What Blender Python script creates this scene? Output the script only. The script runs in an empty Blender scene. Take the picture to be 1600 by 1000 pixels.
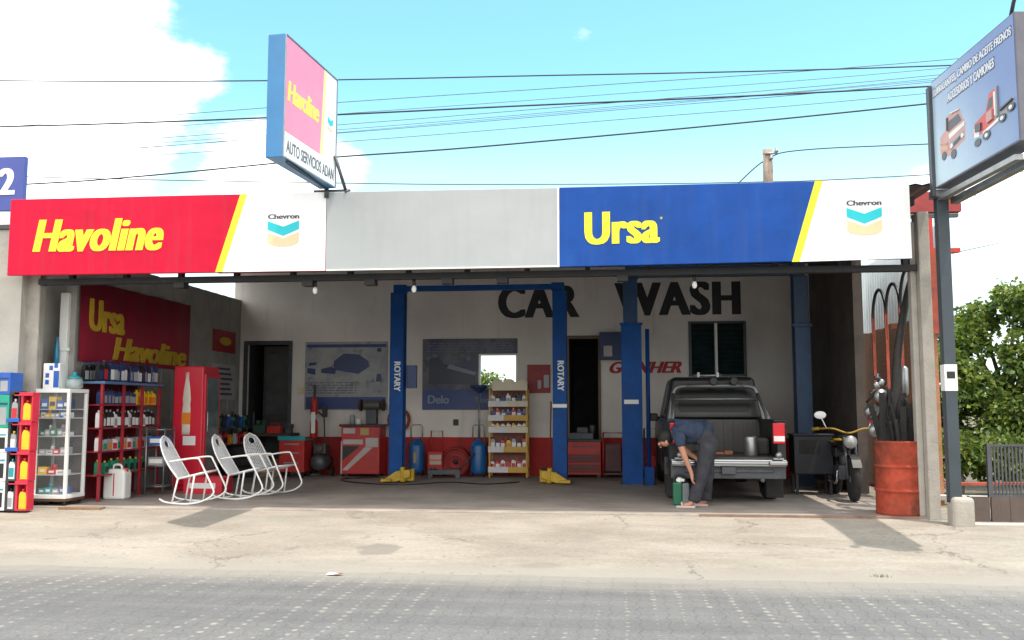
import bpy, bmesh, math, random
from math import sin, cos, pi, radians, sqrt, atan2
from mathutils import Vector, Matrix, noise
random.seed(7)
sc = bpy.context.scene
COL = sc.collection

# ------------------------------------------------------------ camera
cam_d = bpy.data.cameras.new('camera')
cam = bpy.data.objects.new('camera', cam_d); COL.objects.link(cam)
cam.location = (0, -11.5, 1.25)
cam.rotation_euler = (radians(90 + 5.5), 0, radians(6.5))
cam_d.sensor_width = 36; cam_d.lens = 36 * 1450 / 1600
cam_d.clip_start = .1; cam_d.clip_end = 3000
sc.camera = cam

# ------------------------------------------------------------ sky, sun, exposure
SUN = Vector((.27, -.17, 1)).normalized()
SUN_EL = math.asin(SUN.z)
sc.view_settings.view_transform = 'Standard'
sc.view_settings.look = 'None'
sc.view_settings.exposure = 1.17
sc.view_settings.gamma = 1
w = bpy.data.worlds.new('World'); sc.world = w; w.use_nodes = True
nt = w.node_tree; N = nt.nodes; L = nt.links
for n in list(N): N.remove(n)
out = N.new('ShaderNodeOutputWorld'); bg = N.new('ShaderNodeBackground')
bg.inputs['Strength'].default_value = .15
sky = N.new('ShaderNodeTexSky'); sky.sky_type = 'NISHITA'; sky.sun_disc = False
sky.sun_elevation = SUN_EL; sky.sun_rotation = atan2(SUN.x, SUN.y)
tc = N.new('ShaderNodeTexCoord')
def nmath(op, a, b=None, c=None, clamp=False):
    m = N.new('ShaderNodeMath'); m.operation = op; m.use_clamp = clamp
    for i, v in enumerate((a, b, c)):
        if v is None: continue
        if isinstance(v, (int, float)): m.inputs[i].default_value = v
        else: L.new(v, m.inputs[i])
    return m.outputs[0]
def mapr(v, a, b, c=0, d=1):
    m = N.new('ShaderNodeMapRange'); m.interpolation_type = 'SMOOTHSTEP'
    L.new(v, m.inputs[0])
    for i, x in enumerate((a, b, c, d)): m.inputs[i + 1].default_value = x
    return m.outputs[0]
tint = N.new('ShaderNodeMixRGB'); tint.blend_type = 'MULTIPLY'; tint.inputs[0].default_value = 1
L.new(sky.outputs[0], tint.inputs[1]); tint.inputs[2].default_value = (.76, 1.13, .97, 1)
nz = N.new('ShaderNodeTexNoise'); nz.inputs['Scale'].default_value = 5.5; nz.inputs['Detail'].default_value = 7
nz.inputs['Roughness'].default_value = .58
mp = N.new('ShaderNodeMapping'); mp.inputs['Scale'].default_value = (1, 1, 1.9)
L.new(tc.outputs['Generated'], mp.inputs[0]); L.new(mp.outputs[0], nz.inputs['Vector'])
sep = N.new('ShaderNodeSeparateXYZ'); L.new(tc.outputs['Generated'], sep.inputs[0])
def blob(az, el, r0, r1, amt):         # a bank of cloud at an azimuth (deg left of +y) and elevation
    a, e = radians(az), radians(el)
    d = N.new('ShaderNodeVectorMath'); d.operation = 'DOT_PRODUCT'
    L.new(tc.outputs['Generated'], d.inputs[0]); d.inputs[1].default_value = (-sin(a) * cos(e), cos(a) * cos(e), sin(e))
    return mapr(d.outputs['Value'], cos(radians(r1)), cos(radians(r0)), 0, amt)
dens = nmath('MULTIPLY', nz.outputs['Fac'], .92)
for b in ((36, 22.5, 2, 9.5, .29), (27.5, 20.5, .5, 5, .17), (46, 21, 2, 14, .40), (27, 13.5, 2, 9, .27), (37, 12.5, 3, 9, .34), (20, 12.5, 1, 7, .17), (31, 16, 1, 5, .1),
          (2, 22.1, .15, 1.4, .19), (-22, 14, 1, 8, .14), (-28, 9, 2, 10, .3), (70, 30, 8, 26, .3), (-80, 35, 10, 30, .25), (150, 35, 10, 40, .3), (180, 48, 22, 62, .34), (215, 30, 10, 45, .3), (120, 40, 10, 45, .28)):  # banks beside and behind the camera are unseen, added as white fill light
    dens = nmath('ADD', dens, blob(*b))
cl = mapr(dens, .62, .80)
hz = mapr(sep.outputs['Z'], .07, .34, .72, 0)
hm_ = N.new('ShaderNodeMixRGB'); L.new(hz, hm_.inputs[0]); L.new(tint.outputs[0], hm_.inputs[1]); hm_.inputs[2].default_value = (4.7, 4.85, 4.85, 1)
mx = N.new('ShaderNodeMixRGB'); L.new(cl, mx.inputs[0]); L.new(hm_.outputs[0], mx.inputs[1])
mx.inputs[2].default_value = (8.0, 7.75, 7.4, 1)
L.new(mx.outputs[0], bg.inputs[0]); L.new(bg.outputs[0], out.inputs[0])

sl = bpy.data.lights.new('sun', 'SUN'); sl.energy = 2.05; sl.angle = radians(.55); sl.color = (1, .915, .79)
so = bpy.data.objects.new('sun', sl); COL.objects.link(so)
so.rotation_euler = (-SUN).to_track_quat('-Z', 'Y').to_euler(); so.location = SUN * 60

# ------------------------------------------------------------ materials
MC = {}
def mat(name, col, rough=.6, metal=0, var=.12, scale=3, bump=0, bscale=None, dirt=0, dcol=(.12, .10, .08), spec=None, streak=0, dpos=(.52, .72)):
    """procedural paint / metal / stone: colour drifts over the surface, optional dirt patches and bump"""
    if name in MC: return MC[name]
    m = bpy.data.materials.new(name); m.use_nodes = True; MC[name] = m
    t = m.node_tree; n = t.nodes; b = n['Principled BSDF']
    b.inputs['Roughness'].default_value = rough; b.inputs['Metallic'].default_value = metal
    if spec is not None: b.inputs['Specular IOR Level'].default_value = spec
    co = n.new('ShaderNodeTexCoord')
    z = n.new('ShaderNodeTexNoise'); z.inputs['Scale'].default_value = scale; z.inputs['Detail'].default_value = 6
    z.inputs['Roughness'].default_value = .65
    t.links.new(co.outputs['Object'], z.inputs['Vector'])
    r = n.new('ShaderNodeValToRGB')
    r.color_ramp.elements[0].position = .3; r.color_ramp.elements[1].position = .7
    r.color_ramp.elements[0].color = [max(0, c * (1 - var)) for c in col] + [1]
    r.color_ramp.elements[1].color = [min(1, c * (1 + var)) for c in col] + [1]
    t.links.new(z.outputs['Fac'], r.inputs[0]); cur = r.outputs[0]
    if dirt:
        z2 = n.new('ShaderNodeTexNoise'); z2.inputs['Scale'].default_value = scale * .55; z2.inputs['Detail'].default_value = 9
        z2.inputs['Roughness'].default_value = .7
        t.links.new(co.outputs['Object'], z2.inputs['Vector'])
        r2 = n.new('ShaderNodeValToRGB'); r2.color_ramp.elements[0].position = dpos[0]; r2.color_ramp.elements[1].position = dpos[1]
        r2.color_ramp.elements[1].color = (dirt, dirt, dirt, 1)
        t.links.new(z2.outputs['Fac'], r2.inputs[0])
        q = n.new('ShaderNodeMixRGB'); t.links.new(r2.outputs[0], q.inputs[0]); t.links.new(cur, q.inputs[1])
        q.inputs[2].default_value = (*dcol, 1); cur = q.outputs[0]
    if streak:      # grime washed down the face by rain
        sm = n.new('ShaderNodeMapping'); sm.inputs['Scale'].default_value = (7, 7, .5); t.links.new(co.outputs['Object'], sm.inputs[0])
        sz = n.new('ShaderNodeTexNoise'); sz.inputs['Scale'].default_value = 1.6; sz.inputs['Detail'].default_value = 6; t.links.new(sm.outputs[0], sz.inputs['Vector'])
        sr = n.new('ShaderNodeValToRGB'); sr.color_ramp.elements[0].position = .5; sr.color_ramp.elements[1].position = .75
        sr.color_ramp.elements[1].color = (streak, streak, streak, 1); t.links.new(sz.outputs['Fac'], sr.inputs[0])
        q = n.new('ShaderNodeMixRGB'); t.links.new(sr.outputs[0], q.inputs[0]); t.links.new(cur, q.inputs[1])
        q.inputs[2].default_value = (*[c * .55 + .05 for c in col], 1); cur = q.outputs[0]
    t.links.new(cur, b.inputs['Base Color'])
    if bump:
        z3 = n.new('ShaderNodeTexNoise'); z3.inputs['Scale'].default_value = bscale or scale * 8; z3.inputs['Detail'].default_value = 5
        t.links.new(co.outputs['Object'], z3.inputs['Vector'])
        bp = n.new('ShaderNodeBump'); bp.inputs['Strength'].default_value = bump; bp.inputs['Distance'].default_value = .02
        t.links.new(z3.outputs['Fac'], bp.inputs['Height']); t.links.new(bp.outputs[0], b.inputs['Normal'])
    return m
def glass(name, col=(.8, .9, .9), alpha=.22, rough=.05):
    if name in MC: return MC[name]
    m = bpy.data.materials.new(name); m.use_nodes = True; MC[name] = m
    t = m.node_tree; n = t.nodes; b = n['Principled BSDF']
    b.inputs['Base Color'].default_value = (*col, 1); b.inputs['Roughness'].default_value = rough
    z = n.new('ShaderNodeTexNoise'); z.inputs['Scale'].default_value = 2.5; z.inputs['Detail'].default_value = 4
    co = n.new('ShaderNodeTexCoord'); t.links.new(co.outputs['Object'], z.inputs['Vector'])
    mr = n.new('ShaderNodeMapRange'); mr.inputs[1].default_value = .3; mr.inputs[2].default_value = .75
    mr.inputs[3].default_value = alpha * .5; mr.inputs[4].default_value = min(1, alpha * 1.5)
    t.links.new(z.outputs['Fac'], mr.inputs[0]); t.links.new(mr.outputs[0], b.inputs['Alpha'])
    return m

# ------------------------------------------------------------ mesh builder
class MB:
    def __init__(s): s.v = []; s.f = []; s.m = []; s.s = []
    def add(s, vs, fs, mi=0, smooth=False):
        o = len(s.v); s.v += [tuple(v) for v in vs]
        for f in fs: s.f.append([i + o for i in f]); s.m.append(mi); s.s.append(smooth)
        return s
    def bx(s, x0, x1, y0, y1, z0, z1, mi=0):
        v = [(x0, y0, z0), (x1, y0, z0), (x1, y1, z0), (x0, y1, z0), (x0, y0, z1), (x1, y0, z1), (x1, y1, z1), (x0, y1, z1)]
        return s.add(v, [(0, 3, 2, 1), (4, 5, 6, 7), (0, 1, 5, 4), (1, 2, 6, 5), (2, 3, 7, 6), (3, 0, 4, 7)], mi)
    def box(s, c, d, R=None, mi=0):
        vs = []
        for x, y, z in ((-1,-1,-1),(1,-1,-1),(1,1,-1),(-1,1,-1),(-1,-1,1),(1,-1,1),(1,1,1),(-1,1,1)):
            p = Vector((x * d[0] / 2, y * d[1] / 2, z * d[2] / 2))
            if R is not None: p = R @ p
            vs.append(p + Vector(c))
        return s.add(vs, [(0, 3, 2, 1), (4, 5, 6, 7), (0, 1, 5, 4), (1, 2, 6, 5), (2, 3, 7, 6), (3, 0, 4, 7)], mi)
    def prism(s, poly, ax, a, b, mi=0):
        def P(u, v, t): return (t, u, v) if ax == 'x' else (u, t, v) if ax == 'y' else (u, v, t)
        n = len(poly)
        ar = sum(poly[i][0] * poly[(i + 1) % n][1] - poly[(i + 1) % n][0] * poly[i][1] for i in range(n))
        if (ar < 0) != (ax == 'y'): poly = poly[::-1]
        vs = [P(u, v, a) for u, v in poly] + [P(u, v, b) for u, v in poly]
        fs = [list(range(n))[::-1], list(range(n, 2 * n))] + [(i, (i + 1) % n, n + (i + 1) % n, n + i) for i in range(n)]
        if b < a: fs = [list(f)[::-1] for f in fs]
        return s.add(vs, fs, mi)
    def slab(s, pts, nrm, mi=0):
        """flat polygon in space, given thickness along nrm"""
        n = len(pts); pts = [Vector(p) for p in pts]; nn = Vector(nrm)
        a = sum(((pts[i] - pts[0]).cross(pts[(i + 1) % n] - pts[0]) for i in range(1, n)), Vector())
        if a.dot(nn) < 0: pts = pts[::-1]
        vs = pts + [p + nn for p in pts]
        fs = [list(range(n))[::-1], list(range(n, 2 * n))] + [(i, (i + 1) % n, n + (i + 1) % n, n + i) for i in range(n)]
        return s.add(vs, fs, mi)
    def tube(s, pts, r, n=8, mi=0, closed=False):
        pts = [Vector(p) for p in pts]; k = len(pts)
        rs = r if isinstance(r, (list, tuple)) else [r] * k
        vs = []; up = None
        for i, p in enumerate(pts):
            if closed: t = (pts[(i + 1) % k] - pts[i - 1]).normalized()
            else: t = (pts[min(i + 1, k - 1)] - pts[max(i - 1, 0)]).normalized()
            if up is None:
                up = Vector((0, 0, 1)) if abs(t.z) < .9 else Vector((1, 0, 0))
            u = (up - t * up.dot(t)).normalized(); w_ = t.cross(u); up = u
            for j in range(n):
                a = 2 * pi * j / n; vs.append(p + (u * cos(a) + w_ * sin(a)) * rs[i])
        fs = []
        for i in range(k if closed else k - 1):
            for j in range(n):
                a, b = i * n + j, i * n + (j + 1) % n; c, d = ((i + 1) % k) * n + (j + 1) % n, ((i + 1) % k) * n + j
                fs.append((a, b, c, d))
        s.add(vs, fs, mi, True)
        if not closed:
            o = len(s.v) - len(vs)
            s.f += [[o + j for j in range(n)][::-1], [o + (k - 1) * n + j for j in range(n)]]; s.m += [mi, mi]; s.s += [False, False]
        return s
    def lathe(s, prof, c=(0, 0, 0), n=20, mi=0, R=None, smooth=True, sx=1, sy=1):
        vs = []
        for r, z in prof:
            for j in range(n):
                a = 2 * pi * j / n; p = Vector((r * cos(a) * sx, r * sin(a) * sy, z))
                if R is not None: p = R @ p
                vs.append(p + Vector(c))
        fs = [(i * n + j, i * n + (j + 1) % n, (i + 1) * n + (j + 1) % n, (i + 1) * n + j) for i in range(len(prof) - 1) for j in range(n)]
        s.add(vs, fs, mi, smooth)
        o = len(s.v) - len(vs); k = len(prof)
        if prof[0][0] > 1e-4: s.f.append([o + j for j in range(n)][::-1]); s.m.append(mi); s.s.append(False)
        if prof[-1][0] > 1e-4: s.f.append([o + (k - 1) * n + j for j in range(n)]); s.m.append(mi); s.s.append(False)
        return s
    def ell(s, c, r, nu=14, nv=9, mi=0, R=None):
        prof = [(max(1e-5, sin(pi * i / nv)), -cos(pi * i / nv)) for i in range(nv + 1)]
        vs = []
        for rr, z in prof:
            for j in range(nu):
                a = 2 * pi * j / nu; p = Vector((rr * cos(a) * r[0], rr * sin(a) * r[1], z * r[2]))
                if R is not None: p = R @ p
                vs.append(p + Vector(c))
        fs = [(i * nu + j, i * nu + (j + 1) % nu, (i + 1) * nu + (j + 1) % nu, (i + 1) * nu + j) for i in range(nv) for j in range(nu)]
        return s.add(vs, fs, mi, True)
    def build(s, name, mats, parent=None, bevel=0, seg=2, world=False):
        me = bpy.data.meshes.new(name)
        vs = s.v
        if world and parent is not None:
            b = parent; off = Vector()
            while b is not None: off += b.location; b = b.parent
            vs = [(x - off.x, y - off.y, z - off.z) for x, y, z in vs]
        me.from_pydata(vs, [], s.f)
        for m in (mats if isinstance(mats, (list, tuple)) else [mats]): me.materials.append(m)
        me.polygons.foreach_set('material_index', s.m); me.polygons.foreach_set('use_smooth', s.s)
        me.update()
        o = bpy.data.objects.new(name, me); COL.objects.link(o)
        if parent is not None: o.parent = parent
        if bevel:
            md = o.modifiers.new('bevel', 'BEVEL'); md.width = bevel; md.segments = seg; md.limit_method = 'ANGLE'; md.angle_limit = radians(40)
        return o
def tag(o, label=None, cat=None, group=None, kind=None):
    if label: o['label'] = label
    if cat: o['category'] = cat
    if group: o['group'] = group
    if kind: o['kind'] = kind
    return o
def thing(name, label, cat, loc=(0, 0, 0), rz=0, group=None):
    o = bpy.data.objects.new(name, None); COL.objects.link(o); o.empty_display_size = .1
    o.location = loc; o.rotation_euler = (0, 0, rz)
    return tag(o, label, cat, group)
def dup(o, loc, rz=0, label=None, group=None, scale=None):
    def cp(src, par):
        c = src.copy(); COL.objects.link(c)
        if par is not None: c.parent = par
        for ch in list(src.children): cp(ch, c)
        return c
    c = cp(o, None); c.location = loc; c.rotation_euler = (0, 0, rz)
    if scale: c.scale = scale
    if label: c['label'] = label
    if group: c['group'] = group
    return c
def text(name, s, m, parent, O, U, V, Nn, shear=0, bold=0, world=True, sp=1.0):
    """lettering filling the box O, O+U, O+V, standing Nn proud of the surface"""
    cu = bpy.data.curves.new('t', 'FONT'); cu.body = s; cu.size = 1; cu.offset = min(bold, .012); cu.extrude = .5; cu.space_character = sp
    cu.resolution_u = 4
    ob = bpy.data.objects.new('t', cu); COL.objects.link(ob)
    dg = bpy.context.evaluated_depsgraph_get(); me0 = bpy.data.meshes.new_from_object(ob.evaluated_get(dg))
    bpy.data.objects.remove(ob)
    # heavy lettering: the strokes are widened sideways by overlapping strikes, each a hair deeper
    vs_, fs_ = [], []; ns = 5 if bold > .015 else 1
    for k in range(ns):
        q = len(vs_); dx = bold * (2 * k / (ns - 1) - 1) if ns > 1 else 0
        vs_ += [(v.co.x + dx, v.co.y, v.co.z * (1 + .05 * k)) for v in me0.vertices]; fs_ += [[i + q for i in p.vertices] for p in me0.polygons]
    me = bpy.data.meshes.new(name); me.from_pydata(vs_, [], fs_)
    xs = [v.co.x + shear * v.co.y for v in me.vertices]; ys = [v.co.y for v in me.vertices]
    x0, x1, y0, y1 = min(xs), max(xs), min(ys), max(ys)
    O, U, V, Nn = Vector(O), Vector(U), Vector(V), Vector(Nn)
    b = parent; off = Vector()
    while world and b is not None: off += b.location; b = b.parent
    for v, x in zip(me.vertices, xs):
        v.co = O + U * ((x - x0) / (x1 - x0)) + V * ((v.co.y - y0) / (y1 - y0)) + Nn * (v.co.z + .5) - off
    me.name = name; me.materials.clear(); me.materials.append(m)
    for p in me.polygons: p.material_index = 0
    o = bpy.data.objects.new(name, me); COL.objects.link(o); o.parent = parent
    return o
def arc(cx, cz, r, a0, a1, n):
    return [(cx + r * cos(radians(a0 + (a1 - a0) * i / n)), cz + r * sin(radians(a0 + (a1 - a0) * i / n))) for i in range(n + 1)]
def bez(p0, p1, p2, n=8):
    p0, p1, p2 = Vector(p0), Vector(p1), Vector(p2)
    return [p0 * (1 - t) ** 2 + p1 * 2 * t * (1 - t) + p2 * t * t for t in [i / n for i in range(n + 1)]]
def smooth_path(pts, n=6):
    """Catmull-Rom through the points"""
    P = [Vector(p) for p in pts]; P = [P[0] * 2 - P[1]] + P + [P[-1] * 2 - P[-2]]; o = []
    for i in range(1, len(P) - 2):
        a, b, c, d = P[i - 1:i + 3]
        for k in range(n):
            t = k / n
            o.append(.5 * (2 * b + (c - a) * t + (2 * a - 5 * b + 4 * c - d) * t * t + (3 * b - a - 3 * c + d) * t ** 3))
    return o + [P[-2]]

white = mat('white_paint', (.78, .78, .76), .45, var=.05, scale=4, dirt=.25, dcol=(.35, .32, .28))
white_vinyl = mat('white_vinyl', (.88, .88, .88), .35, var=.03, scale=1.5, bump=.2, bscale=2.5, streak=.35)
red_vinyl = mat('red_vinyl', (.58, .006, .040), .45, spec=.15, var=.16, scale=1.0, bump=.4, bscale=2.2, streak=.25, dirt=.25, dcol=(.45, .02, .04))
blue_vinyl = mat('blue_vinyl', (.004, .06, .30), .4, spec=.2, var=.25, scale=1.1, bump=.4, bscale=2.2, streak=.22, dirt=.4, dcol=(.05, .14, .40))
yellow_vinyl = mat('yellow_vinyl', (.86, .74, .02), .4, var=.04)
grey_vinyl = mat('grey_vinyl', (.37, .395, .41), .5, var=.07, scale=.9, bump=.3, bscale=2, streak=.16, dirt=.3, dcol=(.30, .32, .33))
teal = mat('teal_print', (.0, .50, .58), .4, var=.05)
navy = mat('navy_print', (.02, .04, .13), .4, var=.1)
gold = mat('gold_print', (.72, .58, .36), .4, var=.05)
black = mat('black_plastic', (.012, .012, .014), .45, var=.2)
rubber = mat('black_rubber', (.02, .019, .019), .85, var=.35, scale=8, bump=.3)
steel = mat('grey_steel', (.32, .33, .34), .4, .8, var=.2, scale=6)
dark_steel = mat('dark_steel', (.07, .075, .085), .5, .3, var=.25, scale=5)
chrome = mat('chrome', (.42, .43, .45), .22, 1, var=.05)
lift_blue = mat('lift_blue', (.003, .062, .26), .5, spec=.2, var=.22, scale=5, dirt=.5, dcol=(.03, .05, .09))
yellow_paint = mat('yellow_paint', (.50, .32, .01), .45, var=.2, scale=6, dirt=.6, dcol=(.10, .07, .02))
red_paint = mat('red_paint', (.45, .025, .02), .45, var=.2, scale=5, dirt=.4, dcol=(.14, .02, .02))
concrete = mat('concrete', (.36, .335, .30), .9, var=.15, scale=4, bump=.25, bscale=40, dirt=.5, dcol=(.20, .18, .155))
rust_red = mat('rusty_red', (.34, .065, .035), .7, var=.35, scale=5, bump=.15, dirt=.85, dcol=(.10, .035, .02))
label_white = mat('white_label', (.75, .75, .73), .5, var=.06)
# ============================================================ GROUND
def nodes_of(name):
    m = bpy.data.materials.new(name); m.use_nodes = True; MC[name] = m
    return m, m.node_tree, m.node_tree.nodes, m.node_tree.nodes['Principled BSDF']
class G:
    """small helper to write node maths"""
    def __init__(s, t): s.t = t; s.n = t.nodes
    def m(s, op, a, b=None, c=None, clamp=False):
        q = s.n.new('ShaderNodeMath'); q.operation = op; q.use_clamp = clamp
        for i, v in enumerate((a, b, c)):
            if v is None: continue
            if isinstance(v, (int, float)): q.inputs[i].default_value = v
            else: s.t.links.new(v, q.inputs[i])
        return q.outputs[0]
    def ss(s, v, a, b, c=0., d=1.):
        q = s.n.new('ShaderNodeMapRange'); q.interpolation_type = 'SMOOTHSTEP'; s.t.links.new(v, q.inputs[0])
        for i, x in enumerate((a, b, c, d)): q.inputs[i + 1].default_value = x
        return q.outputs[0]
    def noise(s, vec, scale, det=5, rough=.6):
        q = s.n.new('ShaderNodeTexNoise'); q.inputs['Scale'].default_value = scale; q.inputs['Detail'].default_value = det
        q.inputs['Roughness'].default_value = rough; s.t.links.new(vec, q.inputs['Vector']); return q
    def mix(s, f, a, b, mode='MIX'):
        q = s.n.new('ShaderNodeMixRGB'); q.blend_type = mode
        for i, v in enumerate((f, a, b)):
            if isinstance(v, (int, float)): q.inputs[i].default_value = v
            elif isinstance(v, tuple): q.inputs[i].default_value = (*v, 1)
            else: s.t.links.new(v, q.inputs[i])
        return q.outputs[0]
    def scale(s, vec, v):
        q = s.n.new('ShaderNodeMapping'); q.inputs['Scale'].default_value = v; s.t.links.new(vec, q.inputs[0]); return q.outputs[0]

# road of interlocking concrete pavers, pale sand in the joints
m_road, t, n, b = nodes_of('paver_road'); g = G(t)
co = n.new('ShaderNodeTexCoord').outputs['Object']
warp = g.noise(co, 1.3, 2)
vm = n.new('ShaderNodeVectorMath'); vm.operation = 'MULTIPLY_ADD'; t.links.new(warp.outputs['Color'], vm.inputs[0])
vm.inputs[1].default_value = (.10, .10, 0); t.links.new(co, vm.inputs[2])
sp = n.new('ShaderNodeSeparateXYZ'); t.links.new(vm.outputs[0], sp.inputs[0])
PX, PY = .208, .24
u = g.m('DIVIDE', sp.outputs[0], PX); v = g.m('DIVIDE', sp.outputs[1], PY); v2 = g.m('MULTIPLY', v, 2)
row = g.m('FLOOR', v)
fu = g.m('SUBTRACT', g.m('FRACT', u), .5); fv = g.m('SUBTRACT', g.m('FRACT', v2), .5)
# zig-zag block joints: the vertical joint swings with v, the horizontal one with u
zig = g.m('MULTIPLY', g.m('PINGPONG', v, .5), .34)
ju = g.m('ABSOLUTE', g.m('SUBTRACT', g.m('FRACT', g.m('ADD', u, zig)), .5))
zag = g.m('MULTIPLY', g.m('PINGPONG', u, .5), .22)
jv = g.m('ABSOLUTE', g.m('SUBTRACT', g.m('FRACT', g.m('ADD', v, zag)), .5))
joint = g.m('MAXIMUM', g.ss(ju, .462, .49), g.ss(jv, .468, .492))
# sand-filled corner pockets
cid = n.new('ShaderNodeCombineXYZ'); t.links.new(g.m('FLOOR', u), cid.inputs[0]); t.links.new(g.m('FLOOR', v2), cid.inputs[1])
wn = n.new('ShaderNodeTexWhiteNoise'); wn.noise_dimensions = '2D'; t.links.new(cid.outputs[0], wn.inputs['Vector'])
rad = g.m('SQRT', g.m('ADD', g.m('POWER', g.m('MULTIPLY', fu, PX), 2), g.m('POWER', g.m('MULTIPLY', fv, PY * .36), 2)))
wob = g.noise(co, 60, 2)
rad = g.m('ADD', rad, g.m('MULTIPLY', g.m('SUBTRACT', wob.outputs['Fac'], .5), .030))
vis = g.noise(co, .55, 4)
size = g.m('ADD', g.m('SUBTRACT', g.m('MULTIPLY', wn.outputs['Value'], .014), .008), g.m('MULTIPLY', g.ss(vis.outputs['Fac'], .34, .6), .018))
dot = g.ss(g.m('SUBTRACT', rad, size), -.009, .009, 1, 0)
big = g.noise(g.scale(co, (.35, 1.1, 1)), 1.1, 6); fine = g.noise(co, 45, 4, .7)
bw = n.new('ShaderNodeTexWhiteNoise'); bw.noise_dimensions = '2D'
cid2 = n.new('ShaderNodeCombineXYZ'); t.links.new(g.m('FLOOR', g.m('ADD', u, g.m('ADD', zig, .5))), cid2.inputs[0]); t.links.new(g.m('FLOOR', g.m('ADD', v, g.m('ADD', zag, .5))), cid2.inputs[1])
t.links.new(cid2.outputs[0], bw.inputs['Vector'])
base = g.mix(big.outputs['Fac'], (.106, .105, .108), (.166, .163, .160))
base = g.mix(.45, base, g.mix(bw.outputs['Value'], (.100, .100, .104), (.170, .166, .162)))
base = g.mix(.35, base, g.mix(g.ss(fine.outputs['Fac'], .3, .7), (.06, .06, .065), (.22, .215, .21)))
base = g.mix(g.m('MULTIPLY', joint, .16), base, (.075, .072, .07))
base = g.mix(g.m('MULTIPLY', dot, .85), base, (.30, .28, .24))
# tyre tracks and oil spots worn along the lanes
yt = n.new('ShaderNodeSeparateXYZ'); t.links.new(co, yt.inputs[0])
lane = g.noise(g.scale(co, (.06, 1.4, 1)), 1.0, 3)
base = g.mix(g.ss(lane.outputs['Fac'], .50, .66, 0, .35), base, (.085, .085, .09))
oil = g.noise(g.scale(co, (.8, 1.6, 1)), 1.7, 4, .6)
base = g.mix(g.ss(oil.outputs['Fac'], .66, .74, 0, .45), base, (.07, .068, .066))
# dust washed off the forecourt, thickest at the road's edge
yy = n.new('ShaderNodeSeparateXYZ'); t.links.new(co, yy.inputs[0])
dn = g.noise(g.scale(co, (.5, 2.2, 1)), 1.6, 7, .7)
dust = g.ss(g.m('ADD', yy.outputs[1], g.m('MULTIPLY', dn.outputs['Fac'], 1.1)), -3.15, -2.35, 0, .85)
base = g.mix(dust, base, (.25, .232, .208))
t.links.new(base, b.inputs['Base Color']); b.inputs['Roughness'].default_value = .85
bp = n.new('ShaderNodeBump'); bp.inputs['Strength'].default_value = .5; bp.inputs['Distance'].default_value = .012
t.links.new(g.m('SUBTRACT', g.m('MULTIPLY', fine.outputs['Fac'], .5), joint), bp.inputs['Height']); t.links.new(bp.outputs[0], b.inputs['Normal'])

# worn forecourt concrete with stains
m_apron, t, n, b = nodes_of('forecourt_concrete'); g = G(t)
co = n.new('ShaderNodeTexCoord').outputs['Object']
n1 = g.noise(g.scale(co, (.6, 1.3, 1)), .9, 8, .68); n2 = g.noise(co, 26, 5, .75); n3 = g.noise(g.scale(co, (.4, 2.4, 1)), 2.4, 7, .7)
base = g.mix(g.ss(n1.outputs['Fac'], .34, .66), (.215, .188, .157), (.335, .303, .262))
base = g.mix(g.ss(n3.outputs['Fac'], .52, .72, 0, .55), base, (.18, .16, .136))
base = g.mix(.22, base, g.mix(g.ss(n2.outputs['Fac'], .3, .72), (.12, .105, .09), (.42, .385, .335)))
sp = n.new('ShaderNodeSeparateXYZ'); t.links.new(co, sp.inputs[0])
ed = g.noise(co, 5, 5, .7)
for sx, sy, rx, ry, amt, c in ((-2.46, -2.05, .25, .30, .75, (.17, .155, .14)), (-.36, -1.45, .16, .2, .5, (.2, .18, .165)), (-.75, -2.55, .22, .1, .6, (.17, .15, .13)),
                            (-4.2, -.55, .8, .25, .35, (.2, .2, .18)), (1.6, -2.3, .9, .16, .3, (.22, .2, .17)), (-3.6, -1.5, .7, .35, .35, (.24, .215, .19)), (-6.4, -1.7, 1.3, .5, .3, (.24, .22, .195)), (2.5, -1.1, .1, .9, .25, (.22, .2, .18))):
    d = g.m('SQRT', g.m('ADD', g.m('POWER', g.m('DIVIDE', g.m('SUBTRACT', sp.outputs[0], sx), rx), 2), g.m('POWER', g.m('DIVIDE', g.m('SUBTRACT', sp.outputs[1], sy), ry), 2)))
    d = g.m('ADD', d, g.m('MULTIPLY', g.m('SUBTRACT', ed.outputs['Fac'], .5), 1.5))
    base = g.mix(g.ss(d, .7, 1.05, amt, 0), base, c)
base = g.mix(g.ss(g.m('ADD', sp.outputs[1], g.m('MULTIPLY', ed.outputs['Fac'], .6)), -2.6, -2.0, .85, 0), base, (.25, .232, .208))
# cracks
vo = n.new('ShaderNodeTexVoronoi'); vo.feature = 'DISTANCE_TO_EDGE'; vo.inputs['Scale'].default_value = .42
vw = n.new('ShaderNodeVectorMath'); vw.operation = 'MULTIPLY_ADD'; t.links.new(g.noise(co, 2.2, 6, .7).outputs['Color'], vw.inputs[0]); vw.inputs[1].default_value = (.9, .9, 0); t.links.new(co, vw.inputs[2])
t.links.new(vw.outputs[0], vo.inputs['Vector'])
crack = g.ss(vo.outputs['Distance'], .001, .008, .75, 0)
crack = g.m('MULTIPLY', crack, g.ss(g.noise(co, .8, 2).outputs['Fac'], .45, .6))
base = g.mix(crack, base, (.11, .095, .08))
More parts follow.
